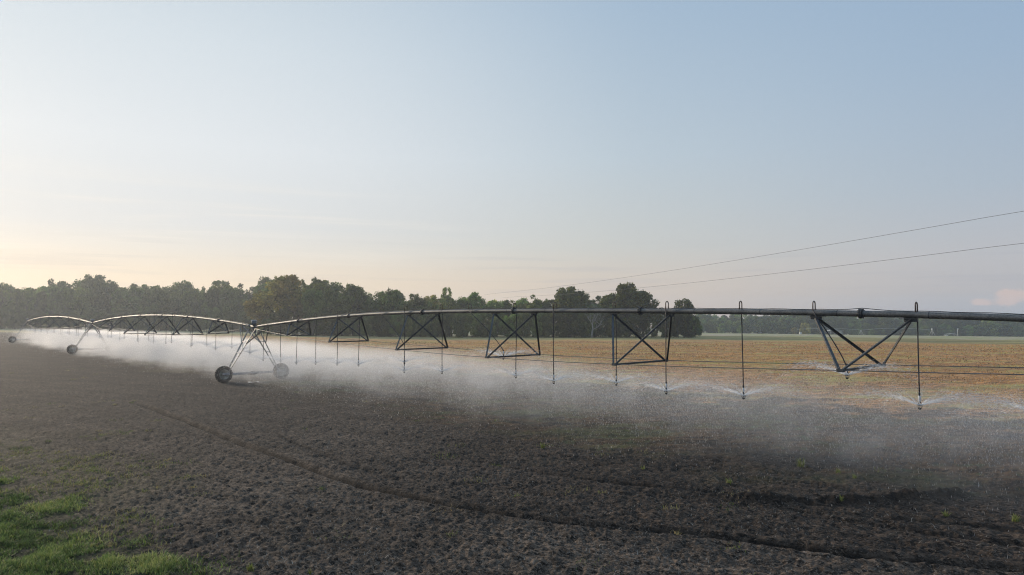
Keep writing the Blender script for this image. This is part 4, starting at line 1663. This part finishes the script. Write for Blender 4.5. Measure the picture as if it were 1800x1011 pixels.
wire((868, 516), 235, (1800, 370.5), 75, 'upper of the two thin power lines climbing to the right')
wire((900, 522), 235, (1800, 427), 75, 'lower of the two thin power lines climbing to the right')


# ------------------------------------------------------------------ small things far across the field
def far_base(px, y):
    x = px_at(px, y)
    return Vector((x, y, float(base_z(x, y))))


def far_pivot():
    ya, yb = 395, 395
    r_ = empty('distant_irrigation_machine', far_base(1637, 395))
    tag(r_, 'tiny distant irrigation machine across the field, its white tower left of the pole', 'irrigation machine')
    L = px_at(1637, 395) - px_at(1400, 395)
    mb = MB()
    mb.tube([(-L * t, 0, 3.9 + 1.1 * (1 - (2 * ((t * 1.9) % 1) - 1) ** 2)) for t in np.linspace(0, 1, 60)], 0.06, 6)
    mb.build('span_pipe', M['white'], r_)
    for lx in (0.0, -L * 0.5263):
        for sg in (-1, 1):
            m2 = MB()
            m2.tube([(lx + 0.9 * sg, sg * 1.6, 0.6), (lx, 0, 4.0)], 0.06, 6)
            m2.tube([(lx + 0.9 * sg, -sg * 1.6, 0.6), (lx, 0, 4.0)], 0.06, 6)
            m2.build('tower_leg', M['white'], r_)
            m3 = MB()
            m3.lathe([(-.15, 0.25), (-.15, .6), (.15, .6), (.15, .25)], 16, 'x', (lx + 0.95 * sg, sg * 1.7, 0.6))
            m3.build('wheel', M['tyre'], r_)
    mb = MB()
    mb.box((0, 0, 4.4), (0.5, 0.5, 0.9), bev=.05)
    mb.build('control_box', M['white'], r_)


far_pivot()


def open_shed(px):
    r_ = empty('open_shed', far_base(px, 390))
    tag(r_, 'small open-sided grey tin shed far across the field, behind the rightmost truss', 'shed')
    mb = MB()
    mb.add([(-4, -2, 2.3), (4, -2, 2.5), (4, 2, 2.5), (-4, 2, 2.3), (-3.6, -2.2, 2.95), (0, -2.2, 3.3), (4.2, -2.2, 2.8), (-3.6, 2.2, 2.95), (0, 2.2, 3.3), (4.2, 2.2, 2.8)],
           [(4, 5, 8, 7), (5, 6, 9, 8), (0, 1, 6, 5, 4), (2, 3, 7, 8, 9), (0, 4, 7, 3), (1, 2, 9, 6), (0, 3, 2, 1)])
    mb.build('roof', M['shed'], r_)
    for x_ in (-3.4, -1.1, 1.2, 3.5):
        m2 = MB()
        m2.tube([(x_, -1.7, -.2), (x_, -1.7, 2.42)], .12, 6)
        m2.build('post', M['shed'], r_)
    m3 = MB()
    m3.box((2.4, 0.3, 1.5), (2.2, 1.6, 1.5), bev=.1)
    m3.build('water_tank', M['white'], r_)


open_shed(1467)


def cart(px):
    r_ = empty('wheeled_cart', far_base(px, 385))
    tag(r_, 'tiny dark two-wheeled cart with a mast far across the field, left of the sheds', 'cart')
    mb = MB()
    mb.box((0, 0, 0.75), (2.0, 1.0, .3), bev=.05)
    mb.tube([(.6, 0, .8), (.6, 0, 2.7)], .07, 6)
    mb.tube([(.2, 0, 2.4), (1.0, 0, 2.4)], .06, 6)
    mb.build('frame', M['shed'], r_)
    for x_ in (-.95, .95):
        m2 = MB()
        m2.lathe([(-.18, .2), (-.18, .62), (.18, .62), (.18, .2)], 16, 'y', (x_, 0, .6))
        m2.build('wheel', M['tyre'], r_)


cart(1335)


def pole(px):
    r_ = empty('utility_pole', far_base(px, 385))
    tag(r_, 'thin white pole with a small fitting at its top, far across the field', 'pole')
    mb = MB()
    mb.tube([(0, 0, -.3), (0, 0, 5.0)], [.17, .11], 8)
    mb.build('post', M['white'], r_)
    m2 = MB()
    m2.box((.35, 0, 4.75), (.8, .12, .12))
    m2.box((.1, 0, 4.5), (.5, .4, .5), bev=.1)
    m2.build('fitting', M['white'], r_)


pole(1682)


def hoop(px):
    r_ = empty('hoop_frame', far_base(px, 380))
    tag(r_, 'low pale arched hoop frame on the grass left of the white pole', 'hoop frame')
    for yy in (-1.5, 0, 1.5):
        mb = MB()
        mb.tube([(3.2 * math.cos(a), yy, 2.0 * math.sin(a)) for a in np.linspace(0, math.pi, 16)], .06, 5)
        mb.build('hoop', M['white'], r_)
    mb = MB()
    mb.tube([(0, -1.5, 2.0), (0, 1.5, 2.0)], .05, 5)
    mb.build('ridge_bar', M['white'], r_)


hoop(1670)


def small_box(px, lb, sz=(1.4, .9, .9)):
    r_ = empty('supply_box', far_base(px, 380))
    tag(r_, lb, 'box')
    mb = MB()
    mb.box((0, 0, sz[2] / 2), sz, bev=.08)
    mb.build('body', M['white'], r_)
    mb = MB()
    mb.box((0, 0, sz[2] + .05), (sz[0] + .1, sz[1] + .1, .1), bev=.04)
    mb.build('lid', M['shed'], r_)


small_box(1662, 'small white box on the far grass beside the hoop frame')
small_box(1406, 'small white box on the far grass beside the bright green bush', (1.1, .8, 1.3))
for i, px in enumerate((1394, 1399)):
    b = far_base(px, 380)
    mb = MB()
    mb.tube([(0, 0, -.2), (0, 0, 1.7)], [.13, .10], 8)
    mb.tube([(0, 0, 1.7), (0, 0, 1.85)], [.13, .02], 8)
    o = mb.build('fence_post', M['bark'], None, b)
    tag(o, ('left' if i == 0 else 'right') + ' of two short dark posts beside the bright green bush', 'post', 'short dark posts beside the bright green bush')

# ------------------------------------------------------------------ haze in the air
def build_haze():
    mb = MB()
    x0, x1, y0, y1, z0, z1 = -1450, 1450, -1450, 1450, -75.0, 42.0
    mb.box(((x0 + x1) / 2, (y0 + y1) / 2, (z0 + z1) / 2), (x1 - x0, y1 - y0, z1 - z0))
    m = bpy.data.materials.new('haze')
    m.use_nodes = True
    t = NT(m.node_tree)
    t.n.clear()
    out = t.node('ShaderNodeOutputMaterial')
    pv = t.node('ShaderNodeVolumePrincipled')
    pv.inputs['Color'].default_value = (0.85, 0.92, 1.0, 1)
    pv.inputs['Density'].default_value = HAZE_D
    pv.inputs['Anisotropy'].default_value = 0.5
    t.l.new(pv.outputs[0], out.inputs['Volume'])
    try:
        m.cycles.homogeneous_volume = True
    except Exception:
        pass
    o = mb.build('haze', m)
    tag(o, 'thin pale morning haze over the whole field', 'haze', kind='stuff')


HAZE_D = 0.00048
build_haze()
